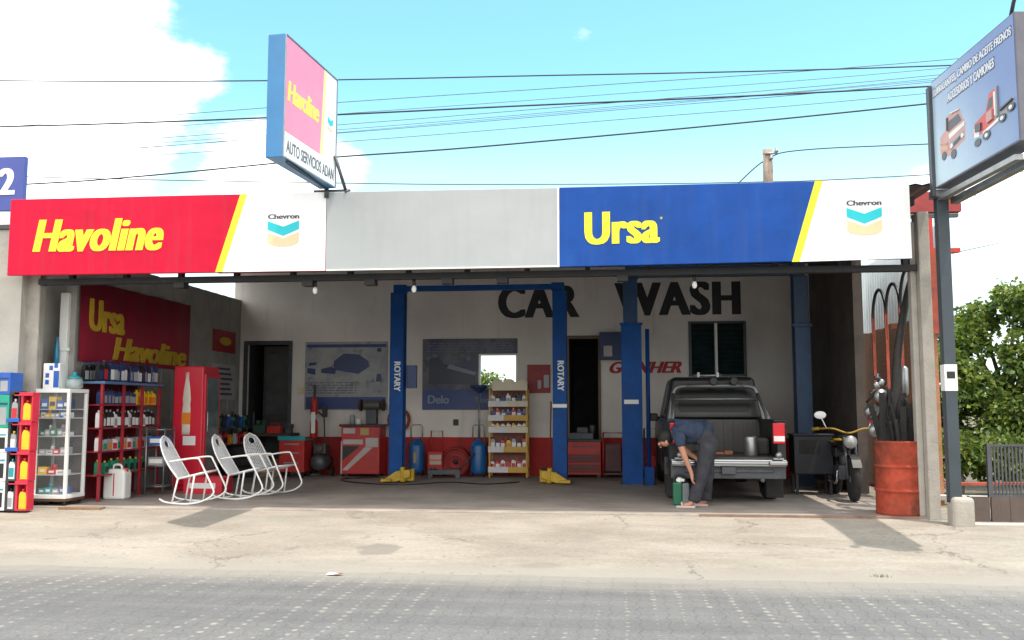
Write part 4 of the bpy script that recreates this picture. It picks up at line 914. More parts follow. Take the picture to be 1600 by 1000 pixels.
MB().ell((.16, 0, .78), (.24, .13, .11), 18, 10).build('tank', black, o)
MB().tube([(.36, -.10, .83), (.10, -.135, .82), (-.1, -.125, .78), (-.58, -.125, .80)], .016).tube([(.36, .10, .83), (.10, .135, .82), (-.1, .125, .78), (-.58, .125, .80)], .016).build('yellow_trim', MC['dull_yellow'] if 'dull_yellow' in MC else yellow_paint, o)
MB().prism([(-.08, .72), (-.60, .76), (-.62, .82), (-.30, .82), (-.06, .80)], 'y', -.12, .12).build('seat', black, o, bevel=.03, seg=3)
MB().prism([(-.05, .56), (-.42, .60), (-.46, .72), (-.05, .70)], 'y', -.11, .11).build('side_panel', black, o, bevel=.02)
MB().tube(smooth_path([(.28, -.37, .98), (.36, -.2, .98), (.40, 0, .92), (.36, .2, .98), (.28, .37, .98)]), .014).build('handlebar', mat('dull_yellow_grip', (.28, .17, .012), .55), o)
MB().tube([(.28, -.37, .98), (.25, -.47, .97)], .024).tube([(.28, .37, .98), (.25, .47, .97)], .024).build('grip', MC['dull_yellow_grip'], o)
MB().lathe([(.001, -.08), (.07, -.06), (.09, .0), (.085, .03), (.001, .04)], (.50, 0, .80), 18, R=Matrix.Rotation(pi / 2, 3, 'Y')).build('headlamp', mat('headlamp_white', (.35, .35, .36), .2), o)
for s in (-1, 1):
    MB().tube([(.33, s * .28, .98), (.31, s * .34, 1.12)], .007).ell((.31, s * .36, 1.17), (.018, .085, .055), 14, 8).build('mirror', mat('mirror_shell', (.75, .76, .77), .2) if s < 0 else MC['mirror_shell'], o)
fn = MB(); 
for x, a0, a1 in ((.62, 30, 150), (-.62, 40, 175)):
    pts = arc(x, .30, .33, a0, a1, 10)
    fn = MB()
    for i in range(10): fn.slab([(pts[i][0], -.06, pts[i][1]), (pts[i + 1][0], -.06, pts[i + 1][1]), (pts[i + 1][0], .06, pts[i + 1][1]), (pts[i][0], .06, pts[i][1])], (0, 0, .008))
    fn.build('mudguard', black, o)
MB().tube(smooth_path([(.15, -.12, .40), (.12, -.14, .22), (-.2, -.15, .24), (-.75, -.17, .36)]), [.02] * 12 + [.04] * 7).build('exhaust', chrome, o)
MB().bx(-.74, -.66, -.05, .05, .62, .70).build('tail_lamp', lamp_red, o, bevel=.01)
MB().ell((-.70, -.12, .62), (.025, .03, .025), 10, 6).ell((-.70, .12, .62), (.025, .03, .025), 10, 6).build('indicator', yellow_paint, o)

o = thing('machine_box', 'black machine box on legs standing left of the motorcycle', 'machine', (2.85, 2.9, 0))
MB().bx(-.28, .28, -.2, .2, .30, .86).bx(-.30, .30, -.22, .22, .86, .89).build('box', mat('black_box', (.012, .014, .022), .5, var=.3), o, bevel=.012)
for x in (-.24, .24):
    for y in (-.16, .16): MB().bx(x - .02, x + .02, y - .02, y + .02, 0, .30).build('leg', black, o)
MB().bx(-.2, .1, -.206, -.2, .6, .8).build('panel', rubber, o)
# ============================================================ ROCKING CHAIRS
chair_w = mat('white_chair_enamel', (.80, .80, .79), .35, var=.04, dirt=.25, dcol=(.4, .36, .3), scale=8)
weave_m = mat('white_cord', (.66, .66, .68), .6, var=.08)
def rocking_chair():
    o = thing('rocking_chair', 'x', 'rocking chair', (0, 0, 0), 0, 'rocking chairs on the garage floor')
    R_ = .0125; hw = .23
    for s in (-1, 1):
        y = s * hw
        # rocker runs into the front leg and on into the armrest in one bent tube
        p = [(-.36, y, .075), (-.28, y, .035), (-.12, y, .014), (.06, y, .014), (.22, y, .05), (.33, y, .11), (.365, y, .17), (.335, y, .25), (.25, y, .42), (.175, y, .565), (.155, y, .597), (.13, y, .607), (.05, y, .605), (-.10, y, .585), (-.25, y * .92, .56)]
        MB().tube(smooth_path(p, 5), R_, 8).build('rocker', chair_w, o)
        MB().tube([(-.13, y * .9, .335), (-.19, y, .02)], R_, 8).build('leg', chair_w, o)
        MB().tube([(.10, y * .98, .40), (.055, y, .02)], R_, 8).build('leg', chair_w, o)
    MB().tube([(-.13, -.20, .335), (.24, -hw, .425), (.24, hw, .425), (-.13, .20, .335)], R_, 8, closed=True).build('seat_frame', chair_w, o)
    # tall oval back
    def bk(u, v):      # u across -1..1, v up 0..1
        return Vector((-.13 - .30 * v - .03 * sin(pi * v), u, .335 + .555 * v))
    def halfw(v): return (.20 + .025 * sin(pi * min(1, v * 1.4))) * (1 if v < .62 else sqrt(max(0, 1 - ((v - .62) / .38) ** 2)))
    vs_ = [i / 14 for i in range(15)]
    loop = [bk(-halfw(v), v) for v in vs_] + [bk(halfw(v), v) for v in reversed(vs_[:-1])]
    MB().tube(loop, R_, 8).build('back_frame', chair_w, o)
    wv = MB()
    for i in range(11):
        u0 = -.2 + .4 * i / 10
        pts = [bk(u0, v) for v in [j / 24 for j in range(25)] if abs(u0) < halfw(v) and not (abs(u0) < .07 and .72 < v < .9)]
        seg = []
        for p in pts:
            if seg and (p - seg[-1]).length > .08:
                if len(seg) > 1: wv.tube(seg, .0065, 5)
                seg = []
            seg.append(p)
        if len(seg) > 1: wv.tube(seg, .0065, 5)
    for j in range(1, 27):
        v = j / 27.5; h = halfw(v)
        if .72 < v < .9: 
            for s in (-1, 1):
                if h > .08: wv.tube([bk(s * h, v), bk(s * .07, v)], .0055, 5)
        else: wv.tube([bk(-h, v), bk(0, v) + Vector((-.006, 0, 0)), bk(h, v)], .0055, 5)
    wv.tube([bk(.075 * cos(a), .81 + .095 * sin(a)) for a in [k * pi / 10 for k in range(20)]], .008, 6, closed=True)
    wv.build('back_weave', weave_m, o)
    sw = MB()
    for i in range(14):
        q = i / 13; x = -.13 + .37 * q; z = .335 + .09 * q; h = .20 + .03 * q; sw.tube([(x, -h, z), (x, 0, z - .012), (x, h, z)], .0065, 5)
    for i in range(13):
        y = -.2 + .4 * i / 12; sw.tube([(-.13, y, .332), (.05, y, .365), (.24, y * 1.12, .424)], .0065, 5)
    sw.build('seat_weave', weave_m, o)
    MB().tube([(.055, -hw, .02), (.055, hw, .02)], .009, 6).tube([(-.19, -hw, .022), (-.19, hw, .022)], .009, 6).build('stretcher', chair_w, o)
    return o
c0 = rocking_chair(); c0.location = (-5.68, .55, 0); c0.rotation_euler = (0, 0, radians(4)); c0['label'] = 'white woven rocking chair nearest the front, the leftmost of the three'
dup(c0, (-5.29, 1.28, 0), radians(2), 'white woven rocking chair in the middle of the three')
dup(c0, (-5.12, 1.95, 0), radians(-16), 'white woven rocking chair furthest right and deepest inside of the three')
# ============================================================ STOCK: bottles, boxes, racks
bm_cache = {}
def bottle(name, bodym, capm, labm, w_=.085, d_=.06, h_=.24, thick=True):
    """motor oil bottle: shouldered body, offset neck and cap, handle gap, label panel"""
    b = MB()
    hw = w_ / 2; hd = d_ / 2; s = h_
    b.prism([(-hw, .0), (hw, .0), (hw, .62 * s), (hw * .86, .74 * s), (hw * .3, .83 * s), (-hw * .25, .86 * s), (-hw * .55, .86 * s), (-hw * .9, .74 * s), (-hw, .62 * s)], 'y', -hd, hd, 0)
    b.lathe([(w_ * .17, .855 * s), (w_ * .17, .99 * s), (w_ * .1, s)], (-hw * .25, 0, 0), 8, 1)
    b.slab([(-hw * .8, -hd, .10 * s), (hw * .8, -hd, .10 * s), (hw * .8, -hd, .56 * s), (-hw * .8, -hd, .56 * s)], (0, -.003, 0), 2)
    if thick: b.slab([(hw, -hd * .7, .10 * s), (hw, hd * .7, .10 * s), (hw, hd * .7, .56 * s), (hw, -hd * .7, .56 * s)], (.003, 0, 0), 2)
    return b.build(name, [bodym, capm, labm])
BM = dict(black=black, red=mat('bottle_red', (.5, .02, .03), .35), yellow=mat('bottle_yellow', (.78, .48, .02), .35), white=mat('bottle_white', (.72, .72, .72), .35), blue=mat('bottle_blue', (.02, .10, .42), .35), green=mat('bottle_green', (.02, .24, .14), .35), grey=mat('bottle_grey', (.30, .31, .33), .35), silver=mat('bottle_silver', (.5, .5, .52), .3, .3), navy=navy, teal=mat('bottle_teal', (.02, .28, .33), .35), orange=mat('bottle_orange', (.65, .2, .02), .35))
proto = {}; JR = random.Random(31)
def put(kind, loc, rz, label, group, w_=.085, h_=.24, cat='bottle', d_=.06):
    bodym, capm, labm = kind; key = (kind, w_, h_)
    if key not in proto:
        o = bottle('oil_bottle', BM[bodym], BM[capm], BM[labm] if labm in BM else label_white, w_, d_, h_); proto[key] = o; c = o
    else:
        c = proto[key].copy(); COL.objects.link(c)
    c.location = loc; c.rotation_euler = (0, 0, rz + JR.uniform(-.22, .22)); c.scale = (1, 1, JR.uniform(.88, 1.06))
    return tag(c, label, cat, group)
random.seed(5)
# --- wall banner, wall signs on the left wall
o = thing('wall_banner', 'big dark red banner with yellow lettering on the left garage wall', 'banner', (-7.44, 2, 1.9))
bn = MB(); k = 24; vs = []
for i in range(k + 1):
    y = .60 + 3.34 * i / k; dx = .012 * sin(i * 1.3); vs += [(-7.435 + dx, y, 1.92), (-7.435 + dx, y, 3.06), (-7.428 + dx, y, 1.92), (-7.428 + dx, y, 3.06)]
bn.add(vs, [f for i in range(k) for f in ((4 * i + 2, 4 * i + 6, 4 * i + 7, 4 * i + 3), (4 * i, 4 * i + 1, 4 * i + 5, 4 * i + 4), (4 * i + 1, 4 * i + 3, 4 * i + 7, 4 * i + 5))], 0, True)
bn.build('cloth', mat('banner_red', (.30, .012, .035), .6, var=.15), o, world=True)
by = mat('banner_yellow', (.50, .33, .02), .6, var=.2)
text('lettering', 'Ursa', by, o, (-7.425, .80, 2.36), (0, .95, 0), (0, 0, .46), (.016, 0, 0), bold=.04)
text('lettering', 'Havoline', by, o, (-7.425, 1.45, 1.98), (0, 2.35, 0), (0, 0, .34), (.016, 0, 0), bold=.04, shear=.2)
o = thing('wall_sign', 'small red sign with a yellow mark near the back of the left wall', 'sign', (-7.44, 5.4, 2.3))
MB().slab([(-7.455, 4.92, 2.33), (-7.455, 5.88, 2.33), (-7.455, 5.88, 2.74), (-7.455, 4.92, 2.74)], (.03, 0, 0)).build('panel', mat('sign_dark_red', (.28, .015, .02), .5), o, world=True)
MB().slab([(-7.43, 5.42 + .26 * cos(a), 2.54 + .08 * sin(a)) for a in [i * pi / 8 for i in range(16)]], (.01, 0, 0)).build('oval_mark', by, o, world=True)
o = thing('price_list', 'pale price list with dark lines on the left wall near the door', 'notice', (-7.44, 5.5, 1.4))
MB().slab([(-7.455, 4.98, 1.44), (-7.455, 5.95, 1.44), (-7.455, 5.95, 2.10), (-7.455, 4.98, 2.10)], (.02, 0, 0)).build('sheet', mat('notice_grey', (.42, .40, .42), .6), o, world=True)
q = MB()
for i in range(6): q.slab([(-7.436, 5.08, 1.52 + i * .095), (-7.436, 5.08 + .72 - .06 * (i % 3), 1.52 + i * .095), (-7.436, 5.08 + .72 - .06 * (i % 3), 1.56 + i * .095), (-7.436, 5.08, 1.56 + i * .095)], (.004, 0, 0))
q.build('printed_lines', dark_steel, o, world=True)
tag(MB().bx(-7.67, -7.55, .50, .56, 0, 2.86).bx(-7.68, -7.50, .485, .495, 2.05, 2.10).build('shutter_guide', white, bevel=.008), 'white upright shutter guide just inside the left pillar', 'shutter guide')
o = thing('water_bottle_stack', 'column of blue water bottles behind the glass cabinet by the left pillar', 'water bottle', (-7.66, .45, 1.62))
MB().lathe([(.03, 0), (.035, .02), (.035, .2), (.03, .22), (.035, .24), (.035, .45), (.015, .56), (.015, .62)], n=12).build('bottle', mat('blue_water_plastic', (.02, .20, .34), .15, var=.2), o)
MB().bx(-.02, .02, .01, .03, -1.6, .5).build('stand', dark_steel, o, bevel=.01)

# --- red wall shelving with a blue top board, along the left wall
sh_red = mat('shelf_dark_red', (.30, .018, .03), .5, var=.2)
o = thing('wall_shelving', 'dark red shelving with a blue top board full of oil bottles along the left wall', 'shelves', (-7.22, 1.1, 0))
zs_ = (.36, .68, 1.0, 1.32)
for z in zs_: MB().bx(-7.42, -7.02, .54, 2.18, z - .02, z).build('shelf', sh_red, o, world=True)
MB().bx(-7.42, -6.98, .52, 2.20, 1.60, 1.635).build('top_board', mat('shelf_blue', (.08, .16, .30), .5), o, bevel=.004, world=True)
for y in (.54, 1.10, 1.62, 2.145): MB().bx(-7.05, -7.015, y, y + .035, 0, 1.6).bx(-7.42, -7.40, y, y + .035, 0, 1.6).build('upright', sh_red, o, world=True)
MB().bx(-7.44, -7.42, .54, 2.18, 0, 1.6).build('back_board', mat('shelf_back', (.16, .012, .02), .7), o, world=True)
for i in range(18):
    c = random.choice([('black', 'black', 'white'), ('navy', 'black', 'silver'), ('black', 'navy', 'red'), ('navy', 'black', 'white'), ('black', 'black', 'navy')])
    put(c, (-7.10 + random.uniform(-.02, .01), .60 + i * .088, 1.637), pi / 2, 'tall dark oil bottle in the row on the blue top board', 'bottles on the blue top board', .095, .30)
for i in range(5): put(('yellow', 'yellow', 'orange'), (-7.10, 1.60 + i * .115, 1.0 + .32), pi / 2, 'bright yellow oil bottle on the red shelving below the blue board', 'yellow bottles on the red shelving', .115, .22)
for i in range(10): put(('navy', 'black', 'grey'), (-7.10, .62 + i * .095, 1.32), pi / 2, 'dark bottle on the upper red shelf left of the yellow bottles', 'dark bottles on the upper red shelf', .09, .21)
for i in range(16): put(('black', 'grey', 'white') if i % 4 else ('white', 'white', 'grey'), (-7.10, .61 + i * .097, 1.0), pi / 2, 'black oil bottle with pale label on the middle red shelf' if i % 4 else 'white oil bottle among black ones on the middle red shelf', 'bottles on the middle red shelf', .09, .24)
for i in range(12): put([('white', 'red', 'red'), ('silver', 'black', 'green'), ('grey', 'black', 'orange')][i % 3], (-7.10, .62 + i * .128, .68), pi / 2, ['white bottle with red label on the lower red shelf', 'silver bottle with green label on the lower red shelf', 'grey bottle with orange label on the lower red shelf'][i % 3], 'bottles on the lower red shelf', .10, .20)
for i in range(8): put(('green', 'yellow', 'black'), (-7.10, .64 + i * .17, .36), pi / 2, 'dark green bottle on the bottom red shelf', 'bottles on the bottom red shelf', .09, .2)
for i in range(12): put(('black', 'navy', 'silver'), (-7.30, .56 + i * .10, 1.637), pi / 2, 'shorter dark bottle in the rear row on the blue top board', 'rear bottles on the blue top board', .09, .27)
# --- small chromed wire rack in front of the shelving
o = thing('wire_rack', 'light steel wire rack standing at the end of the red shelving', 'rack', (-6.78, 1.75, 0))
for x in (-.14, .14):
    for y in (-.15, .15): MB().tube([(x, y, 0), (x, y, .98)], .012, 6).build('leg', steel, o)
for z in (.12, .42, .72, .95): MB().tube([(-.14, -.15, z), (.14, -.15, z), (.14, .15, z), (-.14, .15, z)], .008, 6, closed=True).bx(-.14, .14, -.15, .15, z - .004, z).build('shelf', steel, o)
for i, z in enumerate((.42, .72)):
    q = MB().bx(-.12, .12, -.12, .12, 0, .12).bx(-.1, .1, -.123, -.12, .03, .09, 1).build('parts_box', [BM['blue'] if i else BM['grey'], label_white]); q.location = (-6.78, 1.75, z + .009); tag(q, ['grey parts box on the middle shelf of the wire rack', 'blue parts box on the upper shelf of the wire rack'][i], 'box')
# --- red drinks cooler
o = thing('drinks_cooler', 'tall red drinks cooler with a bottle picture on its side and a glass door', 'cooler', (-6.62, 2.55, 0))
coolred = mat('cooler_red', (.56, .012, .035), .3, var=.06)
MB().bx(-.24, .24, -.28, .28, .08, 1.92).bx(-.22, .22, -.26, .26, 0, .08).build('cabinet', coolred, o, bevel=.02, seg=3)
d = MB().bx(.241, .275, -.26, .26, .25, 1.80).build('door', coolred, o, bevel=.006)
MB().bx(.270, .280, -.21, .21, .32, 1.74).build('pane', mat('cooler_glass', (.10, .13, .13), .08, var=.3), d)
MB().tube([(.29, -.235, .9), (.305, -.235, .92), (.305, -.235, 1.2), (.29, -.235, 1.22)], .008).build('handle', steel, d)
bp_ = MB(); bp_.lathe([(.001, 0), (.062, .0), (.066, .05), (.066, .40), (.058, .46), (.066, .55), (.05, .72), (.026, .86), (.026, .96), (.001, .96)], (-.02, -.283, .86), 20, 0, sy=.12)
bp_.build('bottle_picture', [mat('bottle_picture_pale', (.62, .56, .50), .35), coolred], o)
MB().bx(-.09, .05, -.294, -.279, 1.02, 1.20).build('orange_panel', BM['orange'], o)
MB().bx(-.06, .14, -.290, -.279, .70, .84).build('white_panel', label_white, o)
o = thing('soft_drink_crate', 'low red plastic crate behind the front rocking chair', 'crate', (-6.15, 2.05, 0))
q = MB()
for s in (-1, 1): q.bx(-.30, .30, s * .19 - .012, s * .19 + .012, 0, .24).bx(s * .29 - .012, s * .29 + .012, -.178, .178, 0, .24)
q.bx(-.278, .278, -.178, .178, .0, .02); q.build('shell', coolred, o, bevel=.006)
MB().bx(-.20, .20, -.206, -.203, .08, .16).build('label_panel', label_white, o)
# --- glass display cabinet
o = thing('display_cabinet', 'tall white framed glass cabinet of small parts just inside the left pillar', 'display cabinet', (-7.40, .22, 0))
hx, hy, H = .22, .20, 1.52
q = MB()
for x in (-hx, hx):
    for y in (-hy, hy): q.bx(x - .02, x + .02, y - .02, y + .02, .13, H - .05)
for z in (.09, H - .05):
    for s in (-1, 1): q.bx(-hx - .022, hx + .022, s * hy - .022, s * hy + .022, z, z + .05).bx(s * hx - .022, s * hx + .022, -hy + .022, hy - .022, z, z + .05)
q.build('frame', white, o, bevel=.003)
MB().bx(-hx - .02, hx + .02, -hy - .02, hy + .02, .055, .088).build('base', mat('brown_wood', (.10, .05, .03), .6), o)
for x in (-.2, .2):
    for y in (-.17, .17): MB().lathe([(.02, 0), (.025, .055)], (x, y, 0), 10).build('caster', black, o)
gl = glass('cabinet_glass', (.75, .82, .84), .07)
MB().bx(-hx + .02, hx - .02, -hy - .004, -hy, .14, H - .05).build('pane', gl, o)
MB().bx(hx, hx + .004, -hy + .02, hy - .02, .14, H - .05).build('pane', gl, o)
MB().bx(-hx, hx, hy - .004, hy, .14, H - .05).build('back_pane', mat('cabinet_back', (.11, .075, .078), .5, var=.3), o)
shz = (.15, .40, .66, .90, 1.14)
for z in shz[1:]: MB().bx(-hx + .01, hx - .01, -hy + .012, hy - .012, z - .012, z).build('shelf', mat('pale_shelf', (.55, .57, .57), .3), o)
tops = [('blue', 'blue box', .10), ('white', 'white box', .07), ('grey', 'grey tin', .07), ('yellow', 'yellow box', .09), ('teal', 'teal packet', .06), ('silver', 'silver tin', .06), ('red', 'red packet', .06), ('green', 'green packet', .06)]
seqs = [['teal', 'teal', 'silver', 'blue'], ['yellow', 'red', 'white'], ['silver', 'white', 'red', 'silver'], ['green', 'silver', 'green', 'grey', 'white'], ['white', 'yellow', 'silver', 'grey', 'blue', 'white'], ]
names_ = ['bottom', 'second', 'third', 'fourth', 'fifth']
for k_, z in enumerate(shz):
    n_ = len(seqs[k_])
    for i, c in enumerate(seqs[k_]):
        hh = random.uniform(.05, .10); ww = .36 / n_; x = -.19 + (i + .5) * .39 / n_
        b_ = MB().bx(-ww / 2, ww / 2, -.07, .07, 0, hh).bx(-ww * .3, ww * .3, -.0725, -.07, hh * .3, hh * .7, 1)
        if i % 2: b_.lathe([(ww * .3, hh), (ww * .3, hh + .05), (ww * .2, hh + .06)], n=10)
        ob = b_.build('small_box', [BM[c], label_white if c != 'white' else BM['grey']]); ob.location = (-7.40 + x, .22 - .10 + random.uniform(-.02, .02), z + .002)
        tag(ob, f'{c} packet of small parts on the {names_[k_]} shelf of the glass cabinet', 'packet', f'packets on the {names_[k_]} cabinet shelf')
for i, (x, c, hh) in enumerate(((-.14, 'blue', .16), (-.03, 'yellow', .20), (.08, 'blue', .14), (.17, 'navy', .17))):
    ob = MB().bx(-.05, .05, -.06, .06, 0, hh).bx(-.035, .035, -.063, -.06, hh * .25, hh * .6, 1).build('carton', [BM[c], label_white if i != 1 else BM['navy']]); ob.location = (-7.40 + x, .11, 1.2); 
    ob.location.z = 1.142 + .115
    ob.scale = (1, 1, .8)
    tag(ob, ['blue carton at the left of the top cabinet shelf', 'yellow carton between blue ones at the top of the cabinet', 'low blue carton right of the yellow one in the cabinet', 'navy carton at the right of the top cabinet shelf'][i], 'carton')
MB().bx(-hx + .01, hx - .01, -hy + .012, hy - .012, 1.243, 1.255).build('shelf', MC['pale_shelf'], o)
o = thing('oil_carton', 'white carton with blue pictures standing on top of the glass cabinet', 'carton', (-7.47, .17, H))
MB().bx(-.13, .10, -.09, .09, 0, .34).build('box', label_white, o, bevel=.004)
q = MB(); q.bx(.02, .095, -.094, -.09, .02, .24)
for i, (x, z) in enumerate(((-.07, .06), (-.07, .15), (-.02, .25), (.05, .28))): q.bx(x - .025, x + .025, -.094, -.09, z, z + .06)
q.build('print', BM['blue'], o)
o = thing('glass_jar', 'wide glass jar with a teal knobbed lid on top of the cabinet', 'jar', (-7.26, .26, H))
MB().lathe([(.08, .0), (.105, .02), (.11, .10), (.09, .14)], n=20).build('jar', glass('jar_glass', (.6, .7, .7), .45), o)
MB().lathe([(.095, .14), (.09, .155), (.04, .18), (.025, .185), (.03, .225), (.001, .235)], n=18).build('lid', BM['teal'], o)
# --- white canister
o = thing('jerrycan', 'white plastic jerrycan on the floor between the cabinet and the rocking chairs', 'jerrycan', (-7.0, .98, 0))
MB().prism([(-.16, 0), (.16, 0), (.16, .36), (.12, .42), (-.10, .42), (-.16, .36)], 'y', -.10, .10).build('body', label_white, o, bevel=.03, seg=3)
MB().tube(smooth_path([(-.08, 0, .41), (-.05, 0, .47), (.04, 0, .47), (.07, 0, .41)]), .016).build('handle', label_white, o)
MB().lathe([(.03, .40), (.03, .45)], (.125, 0, -.02), 12).bx(-.005, .01, -.103, -.10, .05, .36).build('cap', BM['red'], o)

# --- stacks of open cartons of oil outside the left pillar
carton_red = mat('carton_red', (.56, .02, .05), .5, var=.1)
def carton(m, w_=.165, h_=.325, d_=.14, lip=True):
    o = thing('oil_carton', 'x', 'carton', (0, 0, 0))
    q = MB().bx(-w_ / 2, w_ / 2, -d_ / 2, d_ / 2, 0, .02).bx(-w_ / 2, w_ / 2, d_ / 2 - .012, d_ / 2, .02, h_).bx(-w_ / 2, -w_ / 2 + .03, -d_ / 2, d_ / 2 - .012, .02, h_).bx(w_ / 2 - .02, w_ / 2, -d_ / 2, d_ / 2 - .012, .02, h_)
    q.bx(-w_ / 2 - (.09 if lip else 0), w_ / 2, -d_ / 2 - .01, d_ / 2, h_, h_ + .045)
    q.build('shell', m, o, bevel=.003)
    return o
pcs = carton(carton_red); first = True
lv = ['bottom', 'second from bottom', 'third from bottom', 'top']
for k_ in range(4):
    z = -.02 + k_ * .372
    c = pcs if k_ == 0 else dup(pcs, (0, 0, 0))
    c.location = (-7.468 - .012 * (3 - k_) * .5, -.36, z); c['label'] = f'open red carton with a yellow bottle, {lv[k_]} of the pillar stack'; c['group'] = 'red cartons by the left pillar'
    put(('yellow', 'red', 'yellow'), (-7.463, -.40, z + .022), 0, f'yellow oil bottle inside the {lv[k_]} red carton', 'yellow bottles in the red cartons', .105, .27, d_=.06)
wh = carton(mat('carton_black', (.03, .03, .035), .6), .135, .34, .14, False)
for k_ in range(4):
    z = -.02 + k_ * .372; c = wh if k_ == 0 else dup(wh, (0, 0, 0))
    c.location = (-7.635, -.36, z); c['label'] = f'open dark carton, {lv[k_]} of the stack left of the red cartons'; c['group'] = 'dark cartons left of the red cartons'
    put([('white', 'black', 'grey'), ('white', 'teal', 'teal'), ('grey', 'yellow', 'white'), ('grey', 'white', 'red')][k_], (-7.63, -.40, z + .022), 0, ['white bottle with grey label in the bottom dark carton', 'white bottle with teal label in the second dark carton', 'grey bottle with yellow cap in the third dark carton', 'grey bottle with red label in the top dark carton'][k_], 'bottles in the dark cartons', .085, .26, d_=.06)
for k_, (z, hh, c, lab) in enumerate(((-.02, .36, 'white', 'white carton with dark teal print, lowest of the stack at the left edge'), (.345, .36, 'white', 'white carton with teal print, second of the stack at the left edge'), (.71, .30, 'white', 'white carton with teal print just under the green one at the left edge'), (1.015, .42, 'green', 'bright green carton with a white bottle picture at the left edge'), (1.44, .28, 'blue', 'blue carton with grey print topmost at the left edge'))):
    o = thing('oil_carton', lab, 'carton', (-7.86, -.30, z), group='cartons at the left edge')
    MB().bx(-.15, .15, -.13, .13, 0, hh).build('box', BM[c] if c != 'green' else mat('carton_green', (.01, .33, .22), .5), o, bevel=.004)
    q = MB().bx(.02, .12, -.134, -.13, .04, hh * .62, 1).bx(-.12, -.0, -.134, -.13, .03, hh * .4, 0).bx(-.13, .13, -.134, -.13, hh * .7, hh * .76, 0)
    q.build('print', [BM['teal'] if c == 'white' else BM['navy'], BM['grey'] if c != 'white' else BM['black']], o)
for k_, z in enumerate((.72, 1.09)):
    tag(MB().bx(-7.72, -7.55, -.455, -.44, z, z + .05).build('price_strip', BM['blue'], bevel=.004), ['lower blue price strip across the dark carton stack', 'upper blue price strip across the dark carton stack'][k_], 'price strip')

# --- low shelf and clutter by the left door
o = thing('parts_shelf', 'low dark shelf of small bottles against the left wall behind the rocking chairs', 'shelf', (-7.2, 4.8, 0))
for z in (.30, .62, .92): MB().bx(-7.42, -6.95, 4.0, 5.8, z - .02, z).build('shelf', dark_steel, o, world=True)
for y in (4.0, 5.77): MB().bx(-6.99, -6.955, y, y + .03, 0, 1.2).bx(-7.42, -7.39, y, y + .03, 0, 1.2).build('upright', dark_steel, o, world=True)
for i in range(12):
    c = [('navy', 'black', 'blue'), ('blue', 'white', 'navy'), ('green', 'black', 'black'), ('black', 'black', 'navy')][i % 4]
    put(c, (-7.05, 4.12 + i * .14, .92), pi / 2, {'navy': 'navy bottle with blue label on the parts shelf top', 'blue': 'light blue bottle with white cap on the parts shelf top', 'green': 'green bottle with black cap on the parts shelf top', 'black': 'all black bottle on the parts shelf top'}[c[0]], 'bottles on the parts shelf', .10, .24)
for i in range(7):
    c = [('orange', 'black', 'yellow'), ('silver', 'black', 'white'), ('red', 'black', 'black')][i % 3]
    put(c, (-7.05, 4.15 + i * .24, .62), pi / 2, {'orange': 'orange bottle on the middle board of the parts shelf', 'silver': 'silver bottle on the middle board of the parts shelf', 'red': 'red bottle on the middle board of the parts shelf'}[c[0]], 'bottles on the middle parts shelf', .13, .22)
o = thing('work_bench', 'dark workbench heaped with tools in front of the left doorway', 'workbench', (-6.55, 5.75, 0))
MB().bx(-.42, .42, -.25, .25, .74, .80).build('top', mat('oily_wood', (.05, .035, .028), .8, var=.4), o, bevel=.005)
for x in (-.38, .38):
    for y in (-.21, .21): MB().bx(x - .03, x + .03, y - .03, y + .03, 0, .74).build('leg', dark_steel, o)
MB().bx(-.40, .40, -.22, .22, .22, .25).build('lower_shelf', dark_steel, o)
for i, (x, y, z, k_, lab) in enumerate(((-.25, -.05, .80, 0, 'green engine block on the workbench by the left doorway'), (.05, -.1, .80, 1, 'red toolbox on the workbench by the left doorway'), (.3, 0, .80, 2, 'dark bench vice at the right end of the workbench'), (-.2, -.08, .25, 1, 'red box on the lower board of the workbench'))):
    q = MB()
    if k_ == 0: q.bx(-.12, .12, -.1, .1, 0, .16).lathe([(.04, .16), (.05, .24)], (-.05, 0, 0), 12).lathe([(.04, .16), (.05, .24)], (.06, 0, 0), 12); m_ = mat('engine_green', (.03, .07, .05), .6)
    elif k_ == 1: q.bx(-.13, .13, -.08, .08, 0, .13).tube([(-.08, 0, .13), (-.06, 0, .18), (.06, 0, .18), (.08, 0, .13)], .01); m_ = red_paint
    else: q.bx(-.05, .05, -.08, .08, 0, .1).bx(-.06, .06, -.1, -.05, .1, .17).bx(-.06, .06, .05, .1, .1, .17).tube([(0, -.2, .12), (0, .1, .12)], .012); m_ = dark_steel
    ob = q.build('toolbox' if k_ == 1 else 'engine_block' if k_ == 0 else 'bench_vice', m_, bevel=.01); ob.location = (-6.55 + x, 5.75 + y, z); tag(ob, lab, ['engine block', 'toolbox', 'vice'][k_])
# --- grease pump on its stand
o = thing('grease_pump', 'red grease pump on a tall thin stand left of the first poster', 'grease pump', (-5.78, 5.8, 0))
MB().lathe([(.16, 0), (.17, .03), (.16, .05)], n=18).build('base', dark_steel, o)
MB().tube([(0, 0, .04), (0, 0, 1.72)], .022).build('pole', dark_steel, o)
MB().lathe([(.06, .70), (.075, .72), (.075, 1.0), (.05, 1.06)], n=14).lathe([(.05, 1.15), (.07, 1.17), (.07, 1.42), (.03, 1.48)], n=14).build('barrel', red_paint, o)
MB().bx(-.03, .05, -.085, -.073, .80, 1.2).build('label_panel', label_white, o)
MB().tube([(.08, 0, 1.2), (.2, 0, 1.1), (.22, 0, .6), (.2, 0, .3)], .014).bx(.17, .25, -.04, .04, 1.1, 1.3).build('hose', black, o)
